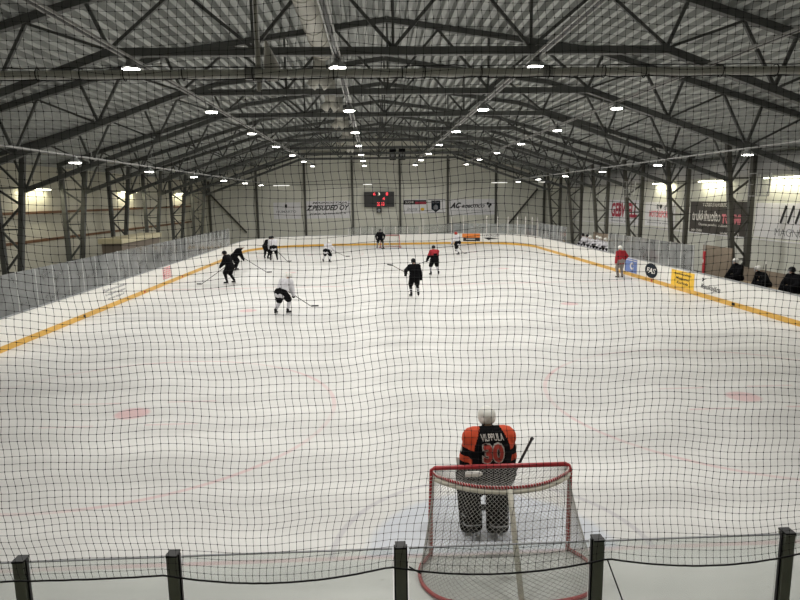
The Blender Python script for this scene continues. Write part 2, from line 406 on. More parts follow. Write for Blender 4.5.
# ------------------------------------------------------------------ lamps, trays
def area(name, loc, size, size_y, power, col, rot=(0, 0, 0), parent=None, spread=PI):
    l = bpy.data.lights.new(name, 'AREA'); l.shape = 'DISK' if size == size_y else 'RECTANGLE'; l.size = size
    if size != size_y: l.size_y = size_y
    l.energy = power; l.color = col; l.spread = spread
    o = bpy.data.objects.new(name, l); COL.objects.link(o); o.location = loc; o.rotation_euler = rot; o.parent = parent; return o
def make_lamp(loc, label):
    t = empty('high_bay_lamp', loc, label, 'lamp', 'high-bay lamps over the ice')
    MB().lathe((0, 0, 0), [(.21, 0), (.20, .05), (.12, .12), (.09, .14), (.08, .19), (.02, .195)], 16).build('housing', M['housing'], t, world=False, smooth=False)
    MB().lathe((0, 0, 0), [(.185, -.025), (.19, -.01), (.19, .004)], 16).build('lens', M['lens'], t, world=False)
    MB().box((0, 0, .2), (.05, .05, .04)).build('hanger', M['galv'], t, world=False)
    area('light_source', (0, 0, -.04), .34, .34, LP, (1, .975, .93), parent=t)
    return t
LP = 140
rows = [(-6.95, 7.66, 'in the row over the left circle', range(-1, 7)), (-2.27, 7.66, 'in the row left of the roof ridge', range(-1, 7)), (2.35, 7.66, 'in the row right of the roof ridge', range(-1, 7)),
        (7.05, 7.66, 'in the row over the right circle', [-1, 1, 2, 3, 4, 5, 6]), (-11.65, 6.03, 'in the low row along the left boards', range(1, 7)), (11.85, 6.03, 'in the low row along the right boards', range(1, 7))]
lamp0 = None
for rx, rz, rn, rr in rows:
    for j, n in enumerate(rr):
        lab = 'lit high-bay lamp, %s from the camera %s' % (ORD[j], rn); loc = (rx, 15 + 7.1 * n, rz)
        if lamp0 is None: lamp0 = make_lamp(loc, lab)
        else:
            c = copy_tree(lamp0); c.location = loc; c['label'] = lab
    t = empty('cable_tray', (rx, 5, rz + .22), 'long grey cable tray ' + rn.replace('in the row', 'carrying the lamps').replace('in the low row', 'carrying the low lamps'), 'tray', 'cable trays')
    for s in (-1, 1): MB().beam((rx + s * .07, 5, rz + .22), (rx + s * .07, 60, rz + .22), .035, .05).build('side_rail', M['galv'], t)
    MB().beam((rx, 5, rz + .20), (rx, 60, rz + .20), .06, .01).build('cable', M['black'], t)
    for k, y in enumerate(TY[::1]):
        zc = chord_z(rx) + .0
        hz = zc if rz + .22 < zc else rz + .7
        if hz > rz + .6: MB().beam((rx, y, rz + .22), (rx, y, hz - .05), .02).build('drop_rod', M['galv'], t)
# wall strip lights
def strip(x, y, ln, side, label, z=5.42, pw=45):
    t = empty('strip_light', (x, y, z), label, 'lamp', 'strip lights on the long walls')
    MB().box((0, 0, .05), (.16, ln, .07)).build('housing', M['white'], t, world=False)
    MB().tube([(0, -ln / 2 + .03, 0), (0, ln / 2 - .03, 0)], .035, 8).build('tube', M['tube'], t, world=False)
    l = MB().box((side * .19, 0, .06), (.24, .05, .03)).build('bracket', M['white'], t, world=False)
    area('light_source', (0, 0, -.06), .12, ln, pw, (1, .93, .68), parent=t)
for i, y in enumerate((33.9, 46.4, 58.8)): strip(WL + .32, y, 2.9, -1, 'lit strip light high on the left wall, %s from the camera' % ORD[i])
for i, (y, ln) in enumerate(((29.6, 3.2), (36.1, 3.0), (42.5, 2.7))): strip(WR - .32, y, ln, 1, 'lit strip light high on the right wall, %s from the camera' % ORD[i])
t = empty('far_wall_rail', (HX, YF - .45, 6.2), 'thin horizontal rail with faintly glowing bars across the far wall above the banners', 'light rail')
MB().beam((-18.6, YF - .45, 6.25), (17.6, YF - .45, 6.25), .06).build('rail', M['steel2'], t)
for xx in (-11.2, -2.1, 12.0, 17.0): MB().box((xx, YF - .47, 6.19), (1.7 if xx != -2.1 else .9, .1, .07)).build('tube', M['faint_bar'], t)  # short bars along the rail, each given a faint emission
# ducts
t = empty('air_duct', (-3.1, 10, 9.75), 'fat pale ventilation duct running under the roof left of the ridge', 'duct')
MB().tube([(-3.15, 8, 9.7), (-3.15, 22.6, 9.7)], .31, 20).build('duct_tube', M['duct'], t, smooth=True)
for k in range(10): MB().tube([(-3.15, 8.6 + 1.5 * k, 9.7), (-3.15, 8.66 + 1.5 * k, 9.7)], .33, 20).build('joint_band', M['duct'], t)
for i, y in enumerate((22.9, 28.6, 35.5, 43.5, 53)):
    t = empty('air_nozzle', (-3.3, y, 8.9), 'pale downturned air nozzle hanging left of the ridge, %s from the camera' % ORD[i], 'air nozzle', 'roof air nozzles')
    MB().tube([(-3.3, y, 10.2), (-3.3, y, 9.2), (-3.33, y, 8.95)], [.22, .22, .24], 14).build('drop_tube', M['duct'], t, smooth=True)
    b = MB()
    for s in (-1, 1): b.tube([(-3.33, y, 8.98), (-3.33 + s * .3, y, 8.6)], [.13, .2], 12)
    b.build('outlet', M['duct'], t, smooth=True)
t = empty('wall_duct', (17.6, 20, 6.05), 'long silvery air duct running high along the right wall', 'duct')
MB().tube([(17.5, 6, 6.02), (17.5, 60, 6.02)], .52, 24).build('duct_tube', M['duct_pale'], t, smooth=True)
for k in range(18): MB().tube([(17.5, 6.5 + 3 * k, 6.02), (17.5, 6.56 + 3 * k, 6.02)], .54, 24).build('joint_band', M['duct'], t)
# mesh heater/boxes on the right columns
for i, y in enumerate((27.6, 41.3)):
    t = empty('wire_cage', (15.8, y, 5.0), 'pale wire cage hung on the right-hand columns, %s from the camera' % ORD[i], 'cage')
    b = MB(); c = V((15.8 - .3 * i, y, 5.05))
    for sx in (-1, 1):
        for sy in (-1, 1): b.beam(c + V((sx * .28, sy * .3, -.5)), c + V((sx * .28, sy * .3, .5)), .035)
    for z in (-.5, 0, .5):
        for sx in (-1, 1): b.beam(c + V((sx * .28, -.3, z)), c + V((sx * .28, .3, z)), .03)
        for sy in (-1, 1): b.beam(c + V((-.28, sy * .3, z)), c + V((.28, sy * .3, z)), .03)
    b.build('frame', M['galv'], t)
    b = MB()
    for k in range(9): b.beam(c + V((-.25 + k * .0625, -.3, -.5)), c + V((-.25 + k * .0625, -.3, .5)), .01)
    b.build('wires', M['galv'], t)
    MB().beam(c + V((.22, -.34, -.45)), c + V((.32, -.34, .5)), .05).build('reflector', M['white'], t)

# ------------------------------------------------------------------ rink boards
def sweep(mb, path, o0, o1, z0, z1, closed=True, m=0):
    A = path(o0); B = path(o1); n = len(A); i = len(mb.v)
    for a, c in zip(A, B):
        mb.v += [a + V((0, 0, z0)), c + V((0, 0, z0)), c + V((0, 0, z1)), a + V((0, 0, z1))]
    for k in range(n if closed else n - 1):
        p = i + 4 * k; q = i + 4 * ((k + 1) % n)
        for j in range(4): mb.face([p + j, p + (j + 1) % 4, q + (j + 1) % 4, q + j], m)
boards = empty('rink_boards', (0, 33.5, 0), 'white dasher boards with yellow kick strip running all round the ice', 'rink boards')
b = MB(); sweep(b, outline, 0, .1, 0, HB); b.build('panel', M['board'], boards)
b = MB(); sweep(b, outline, -.015, .02, .0, .2); b.build('kick_strip', M['kick'], boards)['label'] = 'yellow kick strip'
b = MB(); sweep(b, outline, -.02, .13, HB, HB + .035); b.build('cap_rail', M['rail'], boards)
E = .012
def ad(y0, y1, z0, z1, side, m, name='advert'):
    return MB().box((side * (W - .008), (y0 + y1) / 2, (z0 + z1) / 2), (.012, abs(y1 - y0), z1 - z0)).build(name, m, boards)
def adtext(p, s, y, z, w, h, side, m, shear=0, bold=.01):
    text('lettering', s, (side * (W - .016), y, z), (0, -side, 0), w, h, m, p, shear=shear, bold=bold)
# right boards
a = ad(34.6, 36.3, .22, 1.0, 1, M['ad_blue']); a['label'] = 'blue advert'; adtext(a, 'C', 35.3, .6, .5, .42, 1, M['ink_white'], 0, .06); MB().box((W - .02, 35.45, .92), (.01, 1.6, .04)).build('stripe', M['ink_white'], a)
c = V((W - .01, 32.75, .62)); b = MB(); b.v = [c + V((0, math.cos(u) * .75, math.sin(u) * .40)) for u in [2 * PI * k / 28 for k in range(28)]]; b.v += [v + V((-.01, 0, 0)) for v in b.v[:28]]; b.face(list(range(28, 56)))
for k in range(28): b.face([k, (k + 1) % 28, (k + 1) % 28 + 28, k + 28])
a = b.build('advert', M['ad_navy'], boards); a['label'] = 'black round advert'; text('lettering', 'FAS', (W - .022, 32.75, .62), (0, -1, 0), 1.15, .3, M['ink_white'], a, shear=.3, bold=.02)
a = ad(28.2, 30.45, .16, .98, 1, M['ad_yellow']); a['label'] = 'yellow advert'
for s, z, w in (('Asennuspalvelu', .82, 1.7), ('Maalaamo', .62, 1.3), ('Korhola', .40, 1.1)): adtext(a, s, 29.3, z, w, .13, 1, M['ink'], .3)
a = ad(25.6, 27.75, .24, .98, 1, M['board']); adtext(a, 'Kaukojäm', 26.75, .5, 1.6, .3, 1, M['ink'], .25); adtext(a, 'Y', 27.3, .82, .42, .16, 1, M['ink'], .4, .05)
for i, y in enumerate((32.6, 24.9)): MB().box((W - .03, y, .12 if i == 0 else .12), (.03, .18 if i else .12, .1 if i else .14)).build('kick_plate_patch', M['ad_navy'] if i else M['redpad'], boards)
for y in (25.43, 32.2, 38.6, 45.2): MB().box((-W + .03, y, .11), (.03, .12, .1)).build('kick_plate_patch', M['ink'] if y < 30 else M['redpad'], boards)
# left boards
a = ad(35.2, 36.6, .33, .98, -1, M['ink_pink']); a['label'] = 'pink gridded advert'
b = MB()
for k in range(5): b.box((-W + .02, 35.9, .42 + k * .12), (.012, 1.4, .03))
for k in range(5): b.box((-W + .02, 35.35 + k * .28, .66), (.012, .06, .65))
b.build('stripe', M['ink_white'], a)
a = ad(27.1, 30.4, .3, .95, -1, M['board'])
for s, z, w in (('Rakennusliike', .84, 2.6), ('Leppikangas', .62, 2.2), ('www.leppi.fi', .42, 1.8)): text('lettering', s, (-W + .016, 28.7, z), (0, 1, 0), w, .13, M['ink_grey'], a)
# far boards
def far_frame(x):
    cx = W - RC
    if x <= cx: return V((x, Y1, 0)), V((1, 0, 0))
    a_ = math.asin((x - cx) / RC); return V((x, Y1 - RC + RC * math.cos(a_), 0)), V((math.cos(a_), -math.sin(a_), 0))
def curved(x0, x1, z0, z1, m, lift=.012, name='advert', parent=None):
    b = MB(); n = 8
    for k in range(n + 1):
        p, u = far_frame(x0 + (x1 - x0) * k / n); nn = u.cross(V((0, 0, 1)))
        for l_ in (0, lift): b.v += [p + nn * l_ + V((0, 0, z0)), p + nn * l_ + V((0, 0, z1))]
    for k in range(n):
        q = 4 * k
        for c_ in ((2, 3, 7, 6), (0, 4, 5, 1), (1, 5, 7, 3), (0, 2, 6, 4)): b.face([q + v for v in c_])
    b.face([0, 1, 3, 2]); b.face([4 * n, 4 * n + 2, 4 * n + 3, 4 * n + 1])
    return b.build(name, m, parent or boards)
a = curved(7.5, 9.25, .62, 1.03, M['ad_orange']); a['label'] = 'orange advert'
a = curved(7.6, 9.25, .26, .62, M['ink']); a['label'] = 'black advert strip'; curved(7.9, 8.8, .42, .50, M['ink_white'], .02, 'stripe', a)
a = curved(9.45, 11.3, .25, 1.0, M['board']); p_, u_ = far_frame(10.35); text('lettering', 'LECKLER', p_ + V((0, 0, .86)) + u_.cross(V((0, 0, 1))) * .06, u_, 1.7, .2, M['ink_grey'], a, shear=.3)
n_ = u_.cross(V((0, 0, 1))); b = MB(); b.v = [p_ + n_ * .07 + u_ * x_ + V((0, 0, z_)) for x_, z_ in ((-.95, .62), (-.3, .66), (.9, .56), (-.1, .5), (-.3, .38), (-.5, .48))]; b.face(list(range(6))[::-1]); b.build('swoosh', M['ink'], a)
# ------------------------------------------------------------------ glass
def seg_points(kind):
    pts = outline(.05); return pts
def barrier(name, label, path, zt, gm, pm, pw, spacing, loc, capm=None, post_above=.02, pdepth=None):
    zt0 = zt
    t = empty(name, loc, label, 'glass barrier', 'rink glass')
    # resample
    L = [0]
    for a, c in zip(path, path[1:]): L.append(L[-1] + (c - a).length)
    n = max(1, round(L[-1] / spacing)); S = []
    for k in range(n + 1):
        d = L[-1] * k / n; j = 0
        while j < len(L) - 2 and L[j + 1] < d: j += 1
        f_ = (d - L[j]) / max(1e-6, L[j + 1] - L[j]); S.append(path[j].lerp(path[j + 1], f_))
    for k, p in enumerate(S):
        d = (S[min(k + 1, n)] - S[max(k - 1, 0)]).normalized(); ang = math.atan2(d.y, d.x); R = Mx.Rotation(ang, 3, 'Z')
        h = zt + post_above - HB - .03
        po = MB().box(p + V((0, 0, HB + .03 + h / 2)), (pw, pdepth or pw, h), 0, R).build('glass_post', pm, t)
        if capm: MB().box(p + V((0, 0, zt + post_above + .006)), (pw + .004, (pdepth or pw) + .004, .012), 0, R).build('post_cap', capm, po)
    for p, c in zip(S, S[1:]):
        d = (c - p); ang = math.atan2(d.y, d.x); R = Mx.Rotation(ang, 3, 'Z')
        MB().box((p + c) / 2 + V((0, 0, (HB + .03 + zt) / 2)), (d.length - pw, .012, zt - HB - .03), 0, R).build('glass_pane', gm, t)
    return t
def arc(cx, cy, a0, a1, r=RC + .05, n=10): return [V((cx + r * math.cos(math.radians(a0 + (a1 - a0) * k / n)), cy + r * math.sin(math.radians(a0 + (a1 - a0) * k / n)), 0)) for k in range(n + 1)]
G = W + .05
# near end: posts where the photo shows them
t = empty('glass_barrier', (-1.3, Y0 - .05, 0), 'clear glass barrier with dark posts behind the near goal', 'glass barrier', 'rink glass')
NX = [-5.9, -4.85, -3.645, -2.75, -1.385, -.17, 1.03, 2.25, 3.45, 4.65, 5.85]; ZN = 2.56
for xx in NX:
    po = MB().box((xx, Y0 - .05, (HB + ZN) / 2 + .015), (.062, .07, ZN - HB)).build('glass_post', M['post'], t)
    MB().box((xx, Y0 - .05, ZN + .021), (.066, .074, .012)).build('post_cap', M['cap'], po)
    for s in (-1, 1): MB().box((xx + s * .036, Y0 - .05, (HB + ZN) / 2 + .02), (.010, .025, ZN - HB)).build('glazing_strip', M['black'], po)
for a, c in zip(NX, NX[1:]):
    p = MB().box(((a + c) / 2, Y0 - .05, (HB + .035 + ZN) / 2), (c - a - .1, .012, ZN - HB - .035)).build('glass_pane', GL_NEAR, t)
    MB().box(((a + c) / 2, Y0 - .05, ZN + .002), (c - a - .1, .014, .005)).build('pane_edge', M['rail'], p)
barrier('glass_barrier', 'hazy glass barrier along the left boards', [V((-G, Y0 + RC + 1, 0)), V((-G, 52, 0))], 2.42, GL_SIDE, M['postlt'], .035, 1.2, (-G, 11, 0))
barrier('glass_barrier', 'low clear glass behind the distant goal', [V((-4.1, Y1 + .05, 0)), V((3.1, Y1 + .05, 0))], 1.85, GL_FAR, M['ink_white'], .05, 1.2, (-.5, Y1, 0))
barrier('glass_barrier', 'clear glass with tall pale posts right of the distant goal', [V((3.5, Y1 + .05, 0)), V((W - RC - 1e-3 + 2.2 - 2.2, Y1 + .05, 0))], 2.0, GL_FAR, M['ink_white'], .06, 1.2, (5, Y1, 0), None, .95)
barrier('glass_barrier', 'hazy glass with tall pale posts round the far right corner', arc(W - RC, Y1 - RC, 90, 2), 2.05, GL_SIDE, M['ink_white'], .055, 1.2, (G, 58, 0), None, .75)
barrier('glass_barrier', 'hazy glass on the right boards between the two benches', [V((G, 28.5, 0)), V((G, 39.2, 0))], 2.3, GL_SIDE, M['postlt'], .05, 1.2, (G, 29, 0))
barrier('glass_barrier', 'hazy glass on the right boards beyond the far bench', [V((G, 48.0, 0)), V((G, 56.2, 0))], 2.3, GL_SIDE, M['postlt'], .05, 1.2, (G, 48, 0))
for y, lab in ((28.1, 'red padded post at the end of the near bench glass'), (56.6, 'small red padded post at the far right corner')):
    t = empty('padded_post', (W + .35, y, 0), lab, 'post')
    MB().tube([(W + .35, y, 0), (W + .35, y, 2.45)], .025, 8).build('pole', M['galv'], t)
    MB().tube([(W + .35, y, .9), (W + .35, y, 2.05)], .06, 12).build('pad', M['redpad'], t)
    MB().box((W + .29, y - .02, 1.6), (.01, .05, .16)).build('mark', M['ink_white'], t)

# ------------------------------------------------------------------ benches behind the right boards
def bench_area(y0, y1, lab):
    b = MB().box((14.42, (y0 + y1) / 2, .23), (1.6, y1 - y0, .5)); o = b.build('bench_platform', M['deckf']); tag(o, 'dark raised floor under the ' + lab, 'platform')
    t = empty('players_bench', (14.75, (y0 + y1) / 2, .48), 'long wooden ' + lab, 'bench', 'benches')
    MB().box((14.75, (y0 + y1) / 2, .83), (.36, y1 - y0 - .2, .05)).build('seat', M['wood'], t)
    n = 5
    for k in range(n): MB().box((14.75, y0 + .3 + (y1 - y0 - .6) * k / (n - 1), .645), (.3, .06, .33)).build('leg', M['steel2'], t)
bench_area(19.5, 27.9, 'players bench nearest the camera on the right')
bench_area(39.4, 47.6, 'players bench further off on the right')
for y, ln, h, lab in ((30.0, 2.6, 2.1, 'brown wooden partition beyond the far end of the near bench'), (23.4, 8.6, 1.35, 'low brown wooden partition behind the near bench'), (43.4, 8.2, 1.9, 'brown wooden partition behind the far bench'), (34.0, 2.2, 2.0, 'brown wooden panel seen through the glass between the benches')):
    tag(MB().box((15.45, y, h / 2), (.05, ln, h)).build('bench_partition', M['partition']), lab, 'partition', 'bench partitions')
t = empty('kiosk', (-16.2, 38.5, 0), 'low brown kiosk with cream top behind the left boards', 'kiosk')
MB().box((-16.2, 38.5, 1.2), (1.1, 6.2, 2.4)).build('body', M['kiosk'], t); MB().box((-16.2, 38.5, 2.54), (1.3, 6.6, .28)).build('counter_top', M['cream'], t)
t = empty('timekeeper_box', (3.0, 65.5, 0), 'small grey cabin behind the far boards', 'cabin')
MB().box((7.4, 65.6, 1.0), (2.0, 1.4, 2.0)).build('body', M['galv'], t)
for xx in (6.95, 7.8): MB().box((xx, 64.88, 1.45), (.6, .03, .6)).build('window', M['black'], t)

# ------------------------------------------------------------------ banners and scoreboard
def banner(lab, c, u, w, h, m, lines):
    t = empty('banner', c, lab, 'banner', 'sponsor banners'); u = V(u); R = Mx.Rotation(math.atan2(u.y, u.x), 3, 'Z')
    MB().box(V(c), (w, .03, h), 0, R).build('sheet', m, t); n = u.cross(V((0, 0, 1)))
    for L_ in lines:
        s, dx, dz, tw, th, tm = L_[:6]; sh = L_[6] if len(L_) > 6 else 0; bo = L_[7] if len(L_) > 7 else .01
        text('lettering', s, V(c) + u * dx + V((0, 0, dz)) + n * .017, u, tw, th, tm, t, shear=sh, bold=bo)
    return t
yf = YF - .035
banner('grey banner with heavy black slanting company name, left of the scoreboard', (-6.4, yf, 3.6), (1, 0, 0), 4.8, 1.85, M['ban_grey'],
       [('MAINOSTAJA', .2, .70, 3.7, .24, M['ink'], .3, .02), ('Z.PESUDED OY', 0, .2, 4.6, .56, M['ink'], .4, .03), ('www.zpesuded.fi', 0, -.42, 3.9, .30, M['ink'], .3, .01)])
t = banner('faint grey banner with a small emblem near the far left of the end wall', (-10.75, yf, 3.55), (1, 0, 0), 2.9, 1.75, M['ban_grey'], [('HUMARTO', -.1, -.1, 2.1, .24, M['ink_grey'])])
MB().ell((-10.85, yf - .03, 4.05), (.12, .02, .22)).build('emblem', M['ink'], t)
t = banner('grey banner with large black slanted initials, right part of the end wall', (9.1, yf, 3.65), (1, 0, 0), 5.0, 1.7, M['ban_grey'],
       [('AC', -1.75, .2, 1.2, .62, M['ink'], .45, .05), ('ROBOTICO', .15, .08, 2.5, .34, M['ink'], .35, .04), ('www.acrobotico.fi  kiinteistopalvelu', -.3, -.36, 3.9, .15, M['ink_grey'])])
for dx, dz in ((1.75, .35), (1.9, .05), (2.05, .25)): MB().ell((9.1 + dx, yf - .03, 3.65 + dz), (.12, .02, .16)).build('emblem', M['ink'], t)
t = banner('small banner with black and red stripe above a handwritten name', (2.95, yf, 3.8), (1, 0, 0), 2.5, 1.5, M['ban_grey'], [('Joonta', -.35, -.3, 1.2, .45, M['ink_grey'], .4)])
MB().box((2.35, yf - .025, 4.25), (1.25, .02, .46)).build('stripe', M['ink'], t); MB().box((3.57, yf - .025, 4.15), (1.2, .02, .26)).build('stripe', M['ink_red'], t); MB().box((3.57, yf - .025, 4.38), (1.2, .02, .18)).build('stripe', M['ink'], t)
text('lettering', 'SUOMI', (2.35, yf - .036, 4.27), (1, 0, 0), .9, .22, M['ink_white'], t); MB().ell((3.75, yf - .025, 3.5), (.22, .02, .16)).build('emblem', M['ad_yellow'], t)
t = banner('narrow banner with a blue crest beside the black and red striped one', (5.3, yf, 3.8), (1, 0, 0), 1.9, 1.5, M['ban_grey'], [])
b = MB(); b.v = [V((5.2 + x, yf - .03, 3.8 + z)) for x, z in ((-.48, .6), (.48, .6), (.48, -.3), (0, -.65), (-.48, -.3))]; b.face([0, 1, 2, 3, 4][::-1]); c = b.build('crest', M['ad_navy'], t)
text('lettering', 'LAPUA', (5.2, yf - .04, 4.22), (1, 0, 0), .75, .2, M['ink_grey'], c); MB().ell((5.2, yf - .04, 3.65), (.25, .02, .3)).build('emblem', M['ink_grey'], c)
MB().box((5.3, yf - .02, 4.5), (1.9, .03, .06)).build('rail', M['ink'], t); MB().box((5.3, yf - .02, 3.1), (1.9, .03, .05)).build('rail', M['ink'], t)
xr = WR - .03
banner('white banner with bold dark red name on the right wall', (xr, 49.6, 3.35), (0, -1, 0), 6.0, 1.9, M['ban_grey'],
       [('GEBWELL', .1, .15, 5.2, 1.15, M['ink_red'], .12, .04), ('lammonsiirtimet  lampopumput', 0, -.75, 4.8, .18, M['ink_grey'])])
banner('white banner with a heart over pink letters on the right wall', (xr, 43.2, 3.3), (0, -1, 0), 4.6, 1.7, M['ban_grey'],
       [('I', -.35, .55, .12, .34, M['ink'], 0, .03), ('d', .8, .5, .3, .34, M['ink_grey']), ('MOTORSPORT', .0, .02, 3.2, .45, M['ink_pink'], .15, .03), ('autohuolto ja varaosat', 0, -.6, 3.8, .15, M['ink_grey'])])
hb = MB(); cc = V((xr - .025, 43.0, 3.85)); hp = []
for k in range(24):
    a_ = 2 * PI * k / 24; hp.append((16 * math.sin(a_) ** 3 / 16 * .22, (13 * math.cos(a_) - 5 * math.cos(2 * a_) - 2 * math.cos(3 * a_) - math.cos(4 * a_)) / 17 * .22))
hb.v = [cc + V((0, -x_, z_)) for x_, z_ in hp]; hb.face(list(range(24))); hb.build('heart', M['ink'], [q for q in bpy.data.objects if q.name.startswith('banner') and 'heart' in q['label']][0])
t = banner('large dark brown banner with white and red lettering on the right wall', (xr, 35.9, 3.25), (0, -1, 0), 6.0, 1.95, M['ban_dark'],
       [('VALTUUTETTU HUOLTO', -.2, .78, 2.6, .2, M['ink_white']), ('trukkihuolto', -1.1, .12, 3.2, .62, M['ink_white'], .05, .01), ('TOMMI', 1.6, .0, 1.9, .55, M['ink_pink'], .1, .05),
        ('Osaavaa palvelua trukkeihisi', -.2, -.42, 3.4, .2, M['ink_white']), ('0400 123456', -2.1, -.78, 1.3, .16, M['ink_white']), ('www.trukki.fi', 1.5, -.8, 1.9, .2, M['ink_white'])])
t = banner('white banner with two long black strokes at the right edge of the view', (xr, 29.3, 3.3), (0, -1, 0), 5.6, 1.75, M['ban_grey'], [('MAGNUM', .2, -.55, 2.6, .36, M['ink_grey'], 0, -.01)])
for k in range(3): MB().beam((xr - .03, 30.0 - k * .55, 3.2), (xr - .03, 29.65 - k * .55, 4.05), .03, .12).build('stroke', M['ink'], t)
t = empty('scoreboard', (-.9, YF - .5, 4.6), 'black electronic scoreboard with red digits on the end wall', 'scoreboard')
MB().box((-.9, YF - .45, 4.6), (3.2, .3, 1.6)).build('case', M['screen'], t); MB().box((-.9, YF - .15, 4.6), (1.6, .28, .2)).build('bracket', M['steel'], t)
yy = YF - .61
def led(s, x, z, w, h, m, n='digit'): text(n, s, (x, yy, z), (1, 0, 0), w, h, m, t, bold=.02)
led('6', -1.4, 5.17, .26, .36, M['led']); led('3', -.9, 5.17, .2, .3, M['ledw']); led('8', -.05, 5.17, .26, .36, M['led']); led('4', -.42, 4.68, .24, .3, M['led']); led('20', -.95, 4.12, .36, .4, M['led']); led('10', -.5, 4.12, .3, .4, M['led'])
t = empty('loudspeaker', (-.95, YF - .45, 3.45), 'small black loudspeaker under the scoreboard', 'speaker')
MB().box((-.93, YF - .4, 3.45), (.55, .4, .5)).build('cabinet', M['black'], t); MB().box((-.93, YF - .1, 3.45), (.1, .2, .1)).build('bracket', M['steel'], t); MB().tube([(-.93, YF - .6, 3.45), (-.93, YF - .62, 3.45)], .18, 14).build('cone', M['rail'], t)
for i, (xx, n) in enumerate(((.45, 'left'), (1.35, 'right'))):
    t = empty('loudspeaker', (xx, 61.5, 9.2), 'large black loudspeaker hanging under the roof at the far end, %s one' % n, 'speaker', 'hanging loudspeakers')
    MB().box((xx, 61.5, 8.9), (.62, .6, 1.05)).build('cabinet', M['cloth_black'], t); MB().beam((xx, 61.5, 9.4), (xx, 61.5, 10.4), .05).build('bracket', M['steel'], t)
    MB().tube([(xx, 61.2, 8.75), (xx, 61.18, 8.75)], .22, 14).build('cone', M['rail'], t)

# ------------------------------------------------------------------ safety net, its bar and ropes
NYN = 3.34
def hem(x):                                    # height of the bottom hem; sags between the posts
    for a, c in zip(NX, NX[1:]):
        if a <= x <= c:
            f_ = (x - a) / (c - a); sag = (.025 + .05 * min(1, (c - a) / 1.3)) * (.12 if c < -2.7 else 1.); return 2.53 - 4 * sag * f_ * (1 - f_)
    return 2.5
def warp(x, z):
    dz = .022 * math.sin(1.9 * x + 1.1 + .5 * z) + .014 * math.sin(4.3 * x - 1.7 * z) + .008 * math.sin(9 * x + 2 * z)
    k = math.exp(-((x + 1.6) / .55) ** 2) * math.exp(-((z - 3.95) / .5) ** 2); dz += .035 * k
    dx = .016 * math.sin(2.6 * z + .8 * x) + .010 * math.sin(5.3 * z + 2.1 * x) + .004 * math.sin(31 * z)
    low = max(0, 1 - (z - 2.5) / .35); dx += .05 * low * math.sin(1.3 * x + .5); dy = .03 * math.sin(1.3 * x) * math.sin(1.7 * z)
    return dx, dy, dz
net = empty('safety_net', (-1.3, NYN, 2.5), 'black square-mesh safety net hanging in front of the whole rink', 'net')
CE = .042; nxn = 168; nzn = 88; X0 = -4.9
grid = [[None] * nxn for _ in range(nzn + 1)]
for i in range(nxn):
    x = X0 + i * CE; hz = hem(x)
    for j in range(nzn + 1):
        z = 2.53 + j * CE; low = max(0, 1 - j / 7.); z2 = z - (2.53 - hz) * low
        dx, dy, dz = warp(x, z); grid[j][i] = V((x + dx, NYN + dy * min(1, j / 10.), z2 + dz * min(1, j / 8.) + random.uniform(-.001, .001)))
b = MB(); r = .00122
def strand(mb, pts):
    n = len(pts); i = len(mb.v)
    for k, p in enumerate(pts):
        d = (pts[min(k + 1, n - 1)] - pts[max(0, k - 1)]).normalized(); a, c = frame(d)
        mb.v += [p + a * r, p - a * .5 * r + c * .87 * r, p - a * .5 * r - c * .87 * r]
    for k in range(n - 1):
        for j in range(3): mb.face([i + 3 * k + j, i + 3 * k + (j + 1) % 3, i + 3 * k + 3 + (j + 1) % 3, i + 3 * k + 3 + j])
for j in range(1, nzn + 1): strand(b, grid[j])
for i in range(nxn): strand(b, [grid[j][i] for j in range(nzn + 1)])
for j in range(1, nzn):
    for i in range(nxn): b.box(grid[j][i], (.0048, .0048, .0048))
b.build('mesh', M['net'], net)
hp = [grid[0][i] for i in range(nxn)]
MB().tube(hp, .0055, 6).build('bottom_rope', M['rope'], net)
bz = 5.318
bar = empty('net_bar', (-1.3, 3.42, bz), 'grey horizontal bar that carries the net under the roof', 'bar')
MB().tube([(-6, 3.42, bz), (3.6, 3.42, bz)], .022, 10).build('pipe', M['bar'], bar)
for k in range(6): MB().tube([(-5.3 + 1.57 * k, 3.42, bz), (-5.25 + 1.57 * k, 3.42, bz)], .031, 10).build('coupling', M['galv'], bar)
for xx in (-5.6, 3.3): MB().beam((xx, 3.42, bz), (xx, 3.42, roof_z(xx) + .1), .02).build('drop_rod', M['galv'], bar)
cord = empty('lashing_cord', (-1.3, 3.4, bz), 'black cord laced round the net bar', 'cord')
up = []; lo = []; x = -4.9; tp = []
while x < 2.2: tp.append(x); x += random.choice((.12, .3, .42, .36, .22))
for x0, x1 in zip(tp, tp[1:]):
    for f_ in (0, .25, .5, .75):
        xx = x0 + (x1 - x0) * f_; s_ = math.sin(PI * f_); up.append((xx, 3.39, bz + .027 + .006 * s_ * random.uniform(-.5, 1))); lo.append((xx, 3.39, bz - .028 - .010 * s_ * random.uniform(.2, 1)))
MB().tube(up, .0028, 5).build('upper_run', M['rope'], cord); MB().tube(lo, .0032, 5).build('lower_run', M['rope'], cord)
for x0 in tp: MB().tube([(x0 + .03 * 0 + .028 * 0, 3.42 + .032 * math.cos(a_), bz + .032 * math.sin(a_)) for a_ in [2 * PI * k / 12 for k in range(12)]], .003, 5, closed=True).build('loop', M['rope'], cord)
t = empty('hanging_pole', (-2.10, 3.46, 5.25), 'pale vertical pole clamped to the net bar, left of centre', 'pole')
MB().tube([(-2.10, 3.47, 5.24), (-2.10, 3.47, 10.8)], .014, 8).build('tube', M['duct'], t); MB().box((-2.10, 3.46, bz), (.05, .07, .07)).build('clamp', M['galv'], t)
